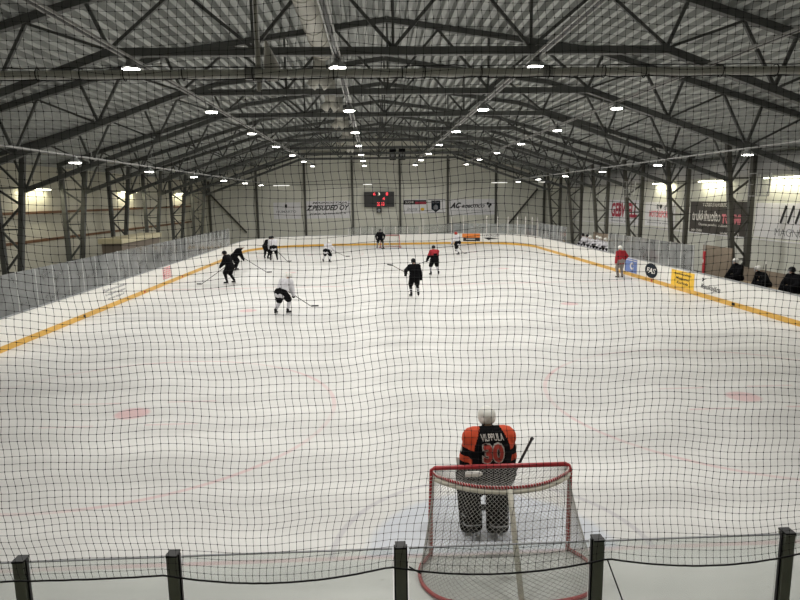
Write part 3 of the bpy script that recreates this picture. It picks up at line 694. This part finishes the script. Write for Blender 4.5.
o = MB().tube([(-2.06, 3.5, 5.50), (-2.045, 3.5, 5.42), (-2.03, 3.5, 5.35), (-2.02, 3.5, 5.30)], [.006, .03, .05, .035], 10).build('gathered_net', M['bagcloth'], smooth=True); tag(o, 'gathered pale bundle of netting tied at the bar beside the pole', 'net bundle')
ties = []
for x0, x1, z1 in ((-.20, .0, 2.12), (1.03, 1.2, 2.42), (-1.385, -1.27, 2.46)):
    o = MB().tube([(x0 + .045, NYN + .01, 2.52), ((x0 + .045 + x1) / 2, NYN + .02, (2.52 + z1) / 2), (x1, NYN + .03, z1)], .0045, 6).build('tie_rope', M['rope'])
    tag(o, 'black tie rope slanting down from the glass post %s' % {-.20: 'right of the goal', 1.03: 'at the right edge', -1.385: 'left of the goal'}[x0], 'rope', 'tie ropes')

# ------------------------------------------------------------------ goals
def goal(gx, gy, rot, label, detail=True):
    g = empty('hockey_goal', (gx, gy, 0), label, 'goal', 'goals', rot)
    # local: opening faces +Y, back towards -Y
    H = 1.22; w = .915; r = .03
    fr = bez([(-w, 0, .0), (-w, 0, H - .08)], 2)[:-1] + [V((-w + .02, 0, H - .025)), V((-w + .06, 0, H)), V((w - .06, 0, H)), V((w - .02, 0, H - .025)), V((w, 0, H - .08)), V((w, 0, 0))]
    MB().tube(fr, r, 10).build('front_frame', M['red'], g, world=False, smooth=True)
    base = bez([(-w, 0, .03), (-1.08, -.32, .03), (-1.05, -.72, .03), (-.75, -1.02, .03), (0, -1.12, .03), (.75, -1.02, .03), (1.05, -.72, .03), (1.08, -.32, .03), (w, 0, .03)], 6)
    MB().tube(base, .025, 8).build('base_frame', M['red'], g, world=False, smooth=True)
    top = bez([(-w + .02, 0, H - .04), (-.80, -.17, H - .05), (-.45, -.40, H - .06), (0, -.47, H - .07), (.45, -.40, H - .06), (.80, -.17, H - .05), (w - .02, 0, H - .04)], 8)
    MB().tube(top, .018, 8).build('top_frame', M['red'], g, world=False, smooth=True)
    MB().tube([p + V((0, -.01, -.05)) for p in top[4:-4]], [.032] * (len(top) - 8), 8).build('padding', M['pad'], g, world=False, smooth=True)
    MB().tube([(0.02, -.47, H - .09), (.03, -.75, .6), (.04, -1.1, .03)], .035, 8).build('centre_post', M['pad'], g, world=False, smooth=True)
    def path_at(pts, u):
        k = u * (len(pts) - 1); i = min(int(k), len(pts) - 2); return pts[i].lerp(pts[i + 1], k - i)
    def S(u, v):
        a = path_at(base, u); c = path_at(top, u); p = a.lerp(c, v); return p + V((0, -.03 * math.sin(PI * v) * math.sin(PI * u), 0))
    b = MB(); cell = .052 if detail else .12; rr = .0026 if detail else .004
    Lu = 3.2; nu = int(Lu / cell); nv = int(1.3 / cell)
    def poly_t(pts):
        if len(pts) > 1: b.tube(pts, rr, 3)
    for s in (-1, 1):
        for k in range(-nv, nu + nv):
            pts = []
            for j in range(0, nv + 1):
                u = (k + s * j) / nu
                if 0 <= u <= 1: pts.append(S(u, j / nv))
            poly_t(pts)
    b.build('back_netting', M['gnet'], g, world=False)
    b = MB(); n2 = int(1.83 / cell)
    for s in (-1, 1):
        for k in range(-12, n2 + 12):
            pts = []
            for j in range(0, 11):
                u = (k + s * j) / n2
                if 0 <= u <= 1: pts.append(V((-w + .03 + 2 * (w - .03) * u, 0, H - .01)).lerp(path_at(top, u), j / 10) + V((0, 0, -.035 * math.sin(PI * j / 10))))
            poly_t(pts)
    b.build('top_netting', M['gnet'], g, world=False)
    if detail:
        pts = []
        for k in range(70 * 8):
            a_ = 2 * PI * k / 8; c = path_at(top, .03 + .94 * k / 560); pts.append(c + V((0, .024 * math.cos(a_), .024 * math.sin(a_))))
        MB().tube(pts, .0035, 4).build('lacing', M['ink_white'], g, world=False)
        for s in (-1, 1):
            MB().tube([V((s * w + .034 * math.cos(PI * k / 4), .034 * math.sin(PI * k / 4), .08 + k * .00625)) for k in range(168)], .0035, 4).build('lacing', M['ink_white'], g, world=False)
    return g
goal(.07, GY, 0, 'large red-framed goal with white netting in the foreground')
goal(0.0, Y1 - 4, PI, 'small distant goal at the far end of the ice', False)

# ------------------------------------------------------------------ people
def remesh(mb, vox, smooth_it=3):
    me = mb.mesh('tmp'); fix_normals(me)
    ob = bpy.data.objects.new('tmp', me); COL.objects.link(ob)
    md = ob.modifiers.new('r', 'REMESH'); md.mode = 'VOXEL'; md.voxel_size = vox; md.use_smooth_shade = True
    sm = ob.modifiers.new('s', 'SMOOTH'); sm.factor = .5; sm.iterations = smooth_it
    dg = bpy.context.evaluated_depsgraph_get(); dg.update()
    m2 = bpy.data.meshes.new_from_object(ob.evaluated_get(dg)); bpy.data.objects.remove(ob)
    m2.polygons.foreach_set('use_smooth', [True] * len(m2.polygons)); return m2
def cloth(name, mb, vox, mats, parent, fn=None, sm=3):
    me = remesh(mb, vox, sm); me.name = name; me.materials.clear()
    mats = mats if isinstance(mats, (list, tuple)) else [mats]
    for m in mats: me.materials.append(m)
    if fn:
        for p in me.polygons: p.material_index = fn(p.center)
    ob = bpy.data.objects.new(name, me); COL.objects.link(ob); ob.parent = parent; return ob
def ik(a, c, l1, l2, pole):
    d = c - a; L = min(d.length, (l1 + l2) * .995); dn = d.normalized(); x = (l1 * l1 - l2 * l2 + L * L) / (2 * L); h = math.sqrt(max(0, l1 * l1 - x * x))
    p = V(pole); p = (p - dn * p.dot(dn)).normalized(); return a + dn * x + p * h, a + dn * L
def person(label, loc, heading, hip=.93, lean=.15, side=0., feet=((-.16, .0), (.16, .0)), footz=(0, 0), hands=((-.3, .35, .95), (.25, .35, 1.05)), look=(0, .15, 0),
           shirt='cloth_black', pants='cloth_black', socks='cloth_black', helm='helm_black', gloves='cloth_black', hem_stripe=None, sock_fn=None, shirt_fn=None, shirt_mats=None,
           vox=.028, bulk=1., skates=True, hipy=0., scale=1., cage=True, goalie=False, knee_pole=None, group='hockey players'):
    t = empty('person', loc, label, 'person', group, heading); t.scale = (scale,) * 3
    S = .07 if skates else .0
    H = V((0, hipy, hip + S)); ud = V((side, math.sin(lean), math.cos(lean))).normalized()
    waist = H + ud * .18; chest = H + ud * .40; neck = H + ud * .56; rt = V((1, 0, 0))
    fwd = V((0, math.cos(lean), -math.sin(lean)))
    headc = neck + V((side * .1, look[1] * .5 + .02 + .06 * math.sin(lean), .16))
    sh = [chest + rt * s * .19 + ud * .09 for s in (-1, 1)]
    hp = [H + rt * s * .10 for s in (-1, 1)]; ft = [V((feet[k][0], feet[k][1], S + .09 + footz[k])) for k in (0, 1)]
    kp = knee_pole or [(-.25, 1, 0.1), (.25, 1, 0.1)]
    kn = []; an = []; el = []; wr = []
    for k in (0, 1):
        a, c = ik(hp[k], ft[k], .44, .43, kp[k]); kn.append(a); an.append(c)
        a, c = ik(sh[k], V(hands[k]), .30, .29, ((-1, 1)[k] * 1.0, -.5, -.45)); el.append(a); wr.append(c)
    # body: one continuous skin surface
    b = MB()
    b.capsule(hp[0], hp[1], .11, .11); b.capsule(H, waist, .13, .115); b.capsule(waist, chest, .12, .14); b.capsule(sh[0], sh[1], .075, .075); b.capsule(chest, neck, .10, .05); b.capsule(neck, headc, .055, .06)
    b.ell(headc + V((0, .005, .02)), (.078, .098, .115)); b.ell(headc + V((0, .10, -.0)), (.014, .02, .022)); b.capsule(headc + V((0, .05, -.075)), headc + V((0, .07, -.08)), .035, .03)
    for s in (-1, 1): b.ell(headc + V((s * .08, 0, 0)), (.012, .02, .032))
    for k in (0, 1):
        b.capsule(hp[k], kn[k], .085, .06); b.capsule(kn[k], an[k], .055, .038); b.capsule(sh[k], el[k], .055, .042); b.capsule(el[k], wr[k], .042, .03)
    def face(c):
        d = c - headc
        if d.y > .05 and d.length < .16:
            if abs(abs(d.x) - .03) < .014 and abs(d.z - .03) < .012: return 1
            if abs(d.x) < .025 and abs(d.z + .05) < .008: return 2
        return 0
    cloth('body', b, .018, [M['skin'], M['eye'], M['lip']], t, face)
    # jersey
    B = bulk; b = MB()
    b.capsule(H + ud * -.08 + rt * -.09, waist + rt * -.09, .12 * B, .13 * B); b.capsule(H + ud * -.08 + rt * .09, waist + rt * .09, .12 * B, .13 * B)
    b.capsule(waist + rt * -.07, chest + rt * -.10, .14 * B, .15 * B); b.capsule(waist + rt * .07, chest + rt * .10, .14 * B, .15 * B)
    b.capsule(sh[0] + rt * -.02, sh[1] + rt * .02, .105 * B, .105 * B); b.capsule(chest, neck - ud * .02, .14, .075); b.capsule(neck - ud * .03, headc + V((0, -.01, -.10)), .08, .07)
    for k in (0, 1): b.capsule(sh[k], el[k], .10 * B, .085 * B); b.capsule(el[k], wr[k], .085 * B, .06 * B)
    ms = shirt_mats or [M[shirt]]
    fn = shirt_fn
    if hem_stripe: ms = [M[shirt], M[hem_stripe]]; fn = lambda c: 1 if abs((c - H).dot(ud) + .04) < .035 and abs(c.x) < .26 else 0
    je = cloth('jersey', b, vox, ms, t, fn)
    # pants
    b = MB(); b.capsule(hp[0], hp[1], .15 * B, .15 * B); b.capsule(H, H + ud * .08, .15 * B, .14 * B)
    for k in (0, 1): b.capsule(hp[k], hp[k].lerp(kn[k], .88), .135 * B, .105 * B)
    if not skates:
        for k in (0, 1): b.capsule(kn[k], an[k] + V((0, 0, .0)), .09, .075)
    cloth('trousers' if not skates else 'hockey_pants', b, vox, M[pants], t)
    for k in (0, 1):
        if skates and not goalie:
            b = MB(); b.capsule(kn[k] + V((0, .01, 0)), an[k].lerp(kn[k], .12), .085, .06); b.capsule(kn[k].lerp(an[k], .3) + V((0, -.02, 0)), kn[k].lerp(an[k], .5) + V((0, -.02, 0)), .075, .065)
            z0 = an[k].z; z1 = kn[k].z
            sf = None; ms = [M[socks]]
            if sock_fn: ms = [M[socks], M[sock_fn]]; sf = (lambda c, z0=z0, z1=z1: 1 if .22 < (c.z - z0) / (z1 - z0) < .36 or .5 < (c.z - z0) / (z1 - z0) < .62 else 0)
            cloth('sock', b, .022, ms, t, sf)
        toe = V(((-.25, .25)[k], 1, 0)).normalized(); a = an[k]
        b = MB(); b.capsule(a + V((0, 0, .06)), a + V((0, 0, -.02)), .062, .055); b.capsule(a + V((0, 0, -.045)) - toe * .04, a + V((0, 0, -.055)) + toe * .15, .045, .042)
        sk = cloth('skate' if skates else 'shoe', b, .016, M['helm_black'], t, None, 2)
        if skates:
            p = a + V((0, 0, -.125)); b = MB(); b.beam(p - toe * .10, p + toe * .20, .006, .05)
            b.beam(p - toe * .06 + V((0, 0, .03)), p - toe * .02 + V((0, 0, .03)), .03, .05); b.beam(p + toe * .10 + V((0, 0, .03)), p + toe * .15 + V((0, 0, .03)), .03, .05)
            b.build('blade', M['metal'], sk, world=False)
        # glove: palm, four curled fingers, thumb from the side of the palm
        d = (wr[k] - el[k]).normalized(); gx = d.cross(V((0, 0, 1))); gx = gx.normalized() if gx.length > .1 else V((1, 0, 0)); gz = gx.cross(d).normalized()
        c = wr[k]; b = MB(); b.capsule(c - d * .09, c, .055, .048); b.capsule(c + gx * -.025 + d * .01, c + gx * -.025 + d * .07, .036, .034); b.capsule(c + gx * .025 + d * .01, c + gx * .025 + d * .07, .036, .034)
        for q, (ox, ln) in enumerate(((-.045, .04), (-.015, .048), (.015, .046), (.043, .036))):
            r0 = c + gx * ox + d * .085; r1 = r0 + d * ln * .7 - gz * .02; r2 = r1 - gz * ln * .9 - d * .01; b.capsule(r0, r1, .017, .016); b.capsule(r1, r2, .016, .014)
        sg = (1, -1)[k]; b.capsule(c + gx * sg * .045 + d * .03, c + gx * sg * .07 + d * .07 - gz * .03, .019, .016)
        if not goalie: cloth('glove', b, .013, M[gloves], t, None, 1)
    # helmet
    b = MB(); hc = headc + V((0, -.008, .045)); b.ell(hc, (.115, .135, .11)); b.capsule(hc + V((-.085, -.02, -.04)), hc + V((-.085, -.01, -.09)), .03, .025); b.capsule(hc + V((.085, -.02, -.04)), hc + V((.085, -.01, -.09)), .03, .025); b.capsule(hc + V((-.05, -.08, -.05)), hc + V((.05, -.08, -.05)), .045, .045)
    if goalie: b.ell(hc + V((0, .02, -.02)), (.125, .15, .135))
    he = cloth('helmet', b, .016, M[helm], t, None, 2)
    if cage and skates:
        b = MB(); fc = headc + V((0, .075, -.02))
        for q in range(-2, 3): b.tube([fc + V((q * .028, .045 - .012 * q * q * .3, .07)), fc + V((q * .03, .065 - .012 * q * q * .3, 0)), fc + V((q * .022, .04 - .01 * q * q * .3, -.08))], .0035, 5)
        for z in (-.06, -.02, .02, .06): b.tube([fc + V((x_, .065 - 4.5 * x_ * x_, z)) for x_ in (-.09, -.05, 0, .05, .09)], .0035, 5)
        b.build('face_cage', M['metal'] if goalie else M['rail'], he, world=False)
    return t, dict(H=H, ud=ud, chest=chest, waist=waist, neck=neck, kn=kn, an=an, el=el, wr=wr, hp=hp, head=headc, jersey=je, sh=sh)
def world_pt(t, p): return Mx.Translation(t.location) @ Mx.Rotation(t.rotation_euler.z, 4, 'Z') @ Mx.Scale(t.scale[0], 4) @ V(p)
def stick(label, butt, heel, bdir, m='stick_black', bladem='stick_black', w=.03):
    butt = V(butt); heel = V(heel); t = empty('hockey_stick', tuple(heel), label, 'hockey stick', 'hockey sticks')
    MB().beam(butt, heel, .022, w).build('shaft', M[m], t); d = V(bdir).normalized(); b = MB()
    b.beam(heel + V((0, 0, .02)), heel + d * .17 + V((0, 0, .015)), .012, .07); b.beam(heel + d * .17 + V((0, 0, .015)), heel + d * .30 + V((.01, .02, .015)), .012, .065); b.build('blade', M[bladem], t)
    u = (heel - butt).normalized(); MB().beam(butt - u * .01, butt + u * .12, .032, .036).build('grip_tape', M['ink_white'], t)
    return t
def hold(t, info, a, c):                        # stick line through both hands
    return None
# headings: facing +Y is 0 (away from camera); facing camera is PI
PLY = []
# 1 black player left of play
t, i = person('black-clad skater upright at left with stick reaching left, nearest of the left pair', (-9.72, 35.4, 0), 1.35, lean=.30, feet=((-.2, .12), (.18, -.12)), hands=((-.22, .42, .98), (.2, .30, .90)), hip=.88, bulk=1.42, scale=1.06)
stick('black stick of the upright black skater at left', world_pt(t, (.35, .1, 1.1)), (-11.35, 35.3, .03), (-1, .2, 0))
# 2 black player bending, white helmet
t, i = person('black-clad skater bending forward in a white helmet just behind the upright one at left', (-10.95, 42.0, 0), -1.3, lean=.75, feet=((-.2, .1), (.2, -.1)), hands=((-.2, .55, .75), (.2, .6, .6)), hip=.85, helm='helm_white', bulk=1.4, scale=1.08)
stick('stick of the bending black skater in the white helmet', world_pt(t, (-.1, .35, .95)), (-8.55, 40.6, .03), (1, .2, 0))
# 3 black / 4 white tussle
person('black-clad skater bent over against the far left boards behind a white-shirted one', (-10.2, 50.2, 0), -.5, lean=.8, feet=((-.25, .1), (.2, -.1)), hands=((-.25, .6, .7), (.2, .6, .7)), hip=.88, scale=1.1, bulk=1.3)
t, i = person('white-shirted skater battling beside the black one near the far left boards', (-9.35, 48.6, 0), .3, lean=.45, feet=((-.2, .1), (.22, -.1)), hands=((-.25, .5, .8), (.2, .5, .8)), hip=.88, shirt='cloth_white', socks='cloth_black', helm='helm_black', scale=1.1, bulk=1.3)
stick('stick of the white-shirted skater near the far left boards', world_pt(t, (0, .4, 1.0)), (-8.2, 47.8, .03), (1, 0, 0))
# 5 white player centre-left far
t, i = person('white-shirted skater bending with a stick out to the right, in front of the far boards', (-5.1, 46.6, 0), -.45, lean=.5, feet=((-.34, .05), (.28, -.05)), hands=((.1, .5, .85), (.55, .35, .85)), hip=.80, shirt='cloth_white', pants='cloth_black', socks='cloth_white', helm='helm_white', gloves='cloth_black', bulk=1.3)
stick('stick of the bending white-shirted skater before the far boards', world_pt(t, (.1, .5, .95)), (-3.7, 47.4, .35), (1, .3, 0), 'stick_tan')
# 6 nearest white player
t, i = person('white-shirted skater in black pants leaning forward, nearest outfield player on the left', (-5.37, 25.3, 0), -.55, lean=.62, side=.1, feet=((-.22, -.12), (.16, .18)), hands=((-.25, .50, .85), (.22, .50, .75)), hip=.84, shirt='cloth_white', pants='cloth_black', socks='cloth_white', helm='helm_white', gloves='cloth_black', vox=.022, bulk=1.3, scale=1.03)
stick('stick of the nearest white-shirted skater, blade to the right', world_pt(t, (-.1, .35, 1.0)), (-4.25, 26.2, .18), (1, .1, 0))
# 7 far goalie
t, i = person('far goaltender in black standing left of the distant goal', (-.95, 58.9, 0), PI, lean=.3, feet=((-.28, 0), (.28, 0)), hands=((-.35, .3, .95), (.35, .3, .9)), hip=.85, bulk=1.15, socks='cloth_grey', scale=1.05)
stick('short stick of the far goaltender', world_pt(t, (-.35, .3, 1.0)), world_pt(t, (-.1, .5, .03)), (1, -.2, 0), 'stick_tan')
# 8 nearest black player
t, i = person('tall black-clad skater seen from behind with a white stripe round the waist', (.37, 29.2, 0), .25, lean=.12, feet=((-.17, 0), (.19, .02)), hands=((-.38, .22, 1.12), (.38, .1, .82)), hip=.92, hem_stripe='cloth_white', sock_fn='cloth_white', vox=.022, bulk=1.2, scale=1.0)
stick('stick held up to the left by the tall black-clad skater', world_pt(t, (-.20, .18, 1.08)), (-.62, 30.3, 1.42), (-.7, .2, .1), 'stick_tan')
# 9 red-black player
t, i = person('skater in a red and black jersey standing mid-ice with white socks', (2.13, 37.5, 0), .3, lean=.12, feet=((-.24, 0), (.26, .0)), hands=((-.42, .28, .85), (.25, .3, .9)), hip=.90, shirt_mats=[M['cloth_black'], M['cloth_red']], shirt_fn=lambda c: 1 if c.z > 1.22 and (abs(c.x) > .11 or c.z > 1.36) else 0, socks='cloth_white', vox=.022, bulk=1.25)
stick('stick of the red and black jersey skater', world_pt(t, (.1, .35, 1.0)), (1.1, 38.3, .6), (-1, .2, 0))
# 10 white with red helmet
t, i = person('white-shirted skater in a red helmet striding by the orange advert', (5.35, 50.8, 0), .8, lean=.3, side=.15, feet=((-.1, -.15), (.1, .2)), footz=(.0, .25), hands=((-.3, .35, .95), (.25, .4, .9)), hip=.90, shirt='cloth_white', helm='helm_red', socks='cloth_white', scale=1.05, bulk=1.35)
stick('stick of the white-shirted skater in the red helmet', world_pt(t, (-.1, .3, 1.0)), (6.0, 51.9, .03), (1, .2, 0), 'stick_tan')
# 11 red jacket
person('person in a red jacket, grey trousers and white cap by the right boards', (12.6, 34.9, 0), .25, lean=.05, feet=((-.14, 0), (.14, .0)), hands=((-.32, .02, .80), (.28, .12, .95)), hip=.92, shirt='cloth_red', pants='cloth_grey', helm='helm_white', skates=False, gloves='skin', cage=False, bulk=1.1, vox=.022, scale=1.02, group='people by the boards')
# bench players near
def seated(label, loc, heading, **k):
    kw = dict(hip=.50, lean=.25, feet=((-.16, .46), (.16, .46)), hands=((-.2, .42, .68), (.2, .42, .66)), group='players on the benches'); kw.update(k); return person(label, loc, heading, **kw)
seated('black-clad player in a white helmet sitting upright on the near bench beside the column', (14.66, 26.75, .38), PI / 2 + .1, helm='helm_white', lean=.15, scale=1.03, bulk=1.15)
seated('black-clad player in a white helmet hunched low on the near bench', (14.66, 24.75, .38), PI / 2, helm='helm_white', lean=.55, bulk=1.1)
seated('black-clad player in a black helmet sitting on the near bench, furthest right', (14.66, 23.0, .38), PI / 2 + .2, helm='helm_black', lean=.2, bulk=1.2, scale=1.05)
o = stick('stick standing upright by the player at the right edge of the view', (14.05, 23.95, 2.0), (14.0, 23.8, .52), (0, 1, 0))
bl = ['farthest', 'second farthest', 'third farthest', 'fourth farthest', 'middle', 'third nearest', 'second nearest', 'nearest']
for k in range(8):
    y = 46.9 - k * .96
    seated('white-shirted player on the far bench, %s from the camera in the row' % bl[k], (14.66 if k % 2 else 14.6, y, .38), PI / 2 + random.uniform(-.3, .3), shirt='cloth_white', socks='cloth_white', helm='helm_white' if k in (3, 4, 5, 7, 2) else 'helm_black', lean=.15 + .1 * (k % 3), bulk=1.1, scale=1.02, hands=((-.2, .42, .7), (.2, .40, .74 + .1 * (k % 2))))
# ------------------------------------------------------------------ near goaltender
def jf(c):
    x = abs(c.x - 0); z = c.z
    s = (z - 1.02)
    bound = .10 + .14 * math.sin(max(0, min(1, (1.52 - z) / .42)) * PI * .62)      # raglan edge
    if z > 1.20: return 1 if x > bound else 0
    if z > 1.09: return 0
    if z > .99: return 1 if x > .26 else 0
    return 0
GP = (.035, 8.02, 0)
t, i = person('goaltender in a black and orange jersey number 30 standing with his back to the camera', GP, .06, hip=.76, lean=.22, feet=((-.25, -.05), (.09, -.12)), hands=((-.29, .30, .66), (.31, .26, .70)), helm='helm_white', goalie=True, scale=1.05,
              shirt_mats=[M['cloth_black'], M['cloth_orange']], shirt_fn=jf, vox=.013, bulk=1.5, group='goaltenders')
je = i['jersey']
bm = bmesh.new(); bm.from_mesh(je.data); bvh = BVHTree.FromBMesh(bm); bm.free()
def on_back(name, s, cz, w, h, m, bold, lift):
    vs, fs = text_mesh(s, w, h, 0, bold); b = MB(); out = []
    # subdivide so the lettering follows the cloth
    bm = bmesh.new(); vv = [bm.verts.new((x_, y_, 0)) for x_, y_ in vs]
    for f_ in fs:
        try: bm.faces.new([vv[q] for q in f_])
        except ValueError: pass
    bmesh.ops.triangulate(bm, faces=bm.faces)
    bm.verts.index_update()
    for v in bm.verts:
        hit, nn, _, _ = bvh.ray_cast(V((v.co.x, -2, cz + v.co.y)), V((0, 1, 0))); y_ = hit.y if hit else -.2; out.append(V((v.co.x, y_ - lift, cz + v.co.y)))
    b.v = out
    for f_ in bm.faces: b.face([v.index for v in f_.verts])
    bm.free(); return b.build(name, m, je, world=False)
on_back('name_lettering', 'VILPPULA', 1.375, .30, .072, M['outline'], .015, .016)
on_back('number_outline', '30', 1.19, .30, .265, M['outline'], .085, .010)
on_back('number', '30', 1.19, .265, .23, M['num'], .045, .018)
kn, an, wr, el = i['kn'], i['an'], i['wr'], i['el']
for k in (0, 1):
    a = an[k] + V((0, .075, -.06)); c = kn[k] + V((0, .09, .22)); b = MB()
    for s in (-1, 1): b.capsule(a + V((s * .085, 0, 0)), c + V((s * .085, 0, .04)), .07, .08)
    b.capsule(a, c, .07, .06); b.capsule(a + V((-.06, .0, -.02)), a + V((-.06, .16, -.02)), .06, .05); b.capsule(a + V((.06, .0, -.02)), a + V((.06, .16, -.02)), .06, .05)
    b.capsule(kn[k] + V((0, -.02, -.04)), an[k] + V((0, -.02, .12)), 0.13, .095)
    lp = cloth('leg_pad', b, .016, M['pad_black'], t, None, 2)
    for q in range(4):
        p = an[k].lerp(kn[k], .12 + .27 * q); b = MB(); b.tube([p + V((.125 * math.cos(u), -.01 + .12 * math.sin(u), .01 * math.sin(3 * u))) for u in [PI * (1 + j_ / 10) for j_ in range(11)]], .009, 6); b.build('strap', M['rail'], lp, world=False)
c = wr[1]; b = MB(); b.box(c + V((.02, .05, .03)), (.20, .06, .34)); b.capsule(c + V((-.03, 0, 0)), c + V((-.03, .0, .14)), .06, .06); 
for q in range(4): b.capsule(c + V((-.03, .0, -.02 - q * .03)), c + V((-.07, .05, -.02 - q * .03)), .019, .017)
b.capsule(c + V((-.04, -.02, .03)), c + V((-.09, .02, .02)), .02, .017)
o = cloth('blocker_glove', b, .012, M['green'], t, None, 2); o['label'] = 'olive blocker glove'
c = wr[0]; b = MB(); b.ell(c + V((-.02, .05, .02)), (.12, .06, .16)); b.capsule(c + V((.06, -.02, .02)), c + V((.0, -.05, .12)), .06, .06)
for q in range(4): b.capsule(c + V((-.10 + q * .045, .04, .12)), c + V((-.11 + q * .045, .07, .19)), .022, .018)
b.capsule(c + V((.08, .04, .05)), c + V((.13, .06, .12)), .025, .02)
o = cloth('catching_glove', b, .012, M['helm_white'], t, None, 2); o['label'] = 'white catching glove'
# arm stripe badges
for s in (-1, 1):
    p = el[0 if s < 0 else 1] + V((s * .095, -.03, .12)); MB().ell(p, (.02, .035, .045)).build('sleeve_badge', M['outline'], t, world=False)
# goalie stick
wb = world_pt(t, wr[1])
gs = empty('goalie_stick', (.75, 8.5, 0), 'goaltender stick, its black shaft rising right of the orange jersey', 'hockey stick', 'hockey sticks')
top = V((.63, 8.1, 1.36)); mid = V((.45, 8.36, .74)); heel = V((.28, 8.62, .05))
MB().beam(top, mid, .022, .03).build('shaft', M['stick_black'], gs); MB().beam(top, top.lerp(mid, .05), .036, .036).build('knob', M['black'], gs)
MB().beam(mid, heel, .022, .085).build('paddle', M['stick_black'], gs); MB().beam(heel, heel + V((-.36, .08, .0)), .02, .09).build('blade', M['stick_black'], gs)
# water bottle on goal
bt = empty('water_bottle', (-.34, GY - .22, 1.20), 'white water bottle lying on top of the near goal net', 'bottle')
MB().tube([(-.42, GY - .22, 1.225), (-.25, GY - .22, 1.225), (-.22, GY - .22, 1.225), (-.20, GY - .22, 1.225)], [.034, .034, .02, .012], 12).build('bottle_body', M['ink_white'], bt, smooth=True); MB().tube([(-.205, GY - .22, 1.225), (-.175, GY - .22, 1.225)], .014, 10).build('cap', M['black'], bt)

# ------------------------------------------------------------------ world, camera
w = bpy.data.worlds.new('world'); scene.world = w; w.use_nodes = True; w.node_tree.nodes['Background'].inputs[0].default_value = (.02, .02, .02, 1)
cam = bpy.data.cameras.new('camera'); co = bpy.data.objects.new('camera', cam); COL.objects.link(co); scene.camera = co
cam.sensor_width = 36; cam.lens = 620 / 800 * 36; cam.clip_end = 300; cam.clip_start = .05
p, yw, ro = [math.radians(v) for v in (9.292, 2.287, -.833)]
fw = V((math.sin(yw) * math.cos(p), math.cos(yw) * math.cos(p), -math.sin(p))); rt = V((math.cos(yw), -math.sin(yw), 0)); upv = rt.cross(fw)
r2 = rt * math.cos(ro) + upv * math.sin(ro); u2 = upv * math.cos(ro) - rt * math.sin(ro)
# image rotated by ro: camera axes rolled the opposite way
co.matrix_world = Mx(((r2.x, u2.x, -fw.x, -1.505), (r2.y, u2.y, -fw.y, 0), (r2.z, u2.z, -fw.z, 4.663), (0, 0, 0, 1)))
scene.view_settings.view_transform = 'Standard'; scene.view_settings.look = 'None'; scene.view_settings.exposure = 0; scene.view_settings.gamma = 1; scene.view_settings.use_curve_mapping = False
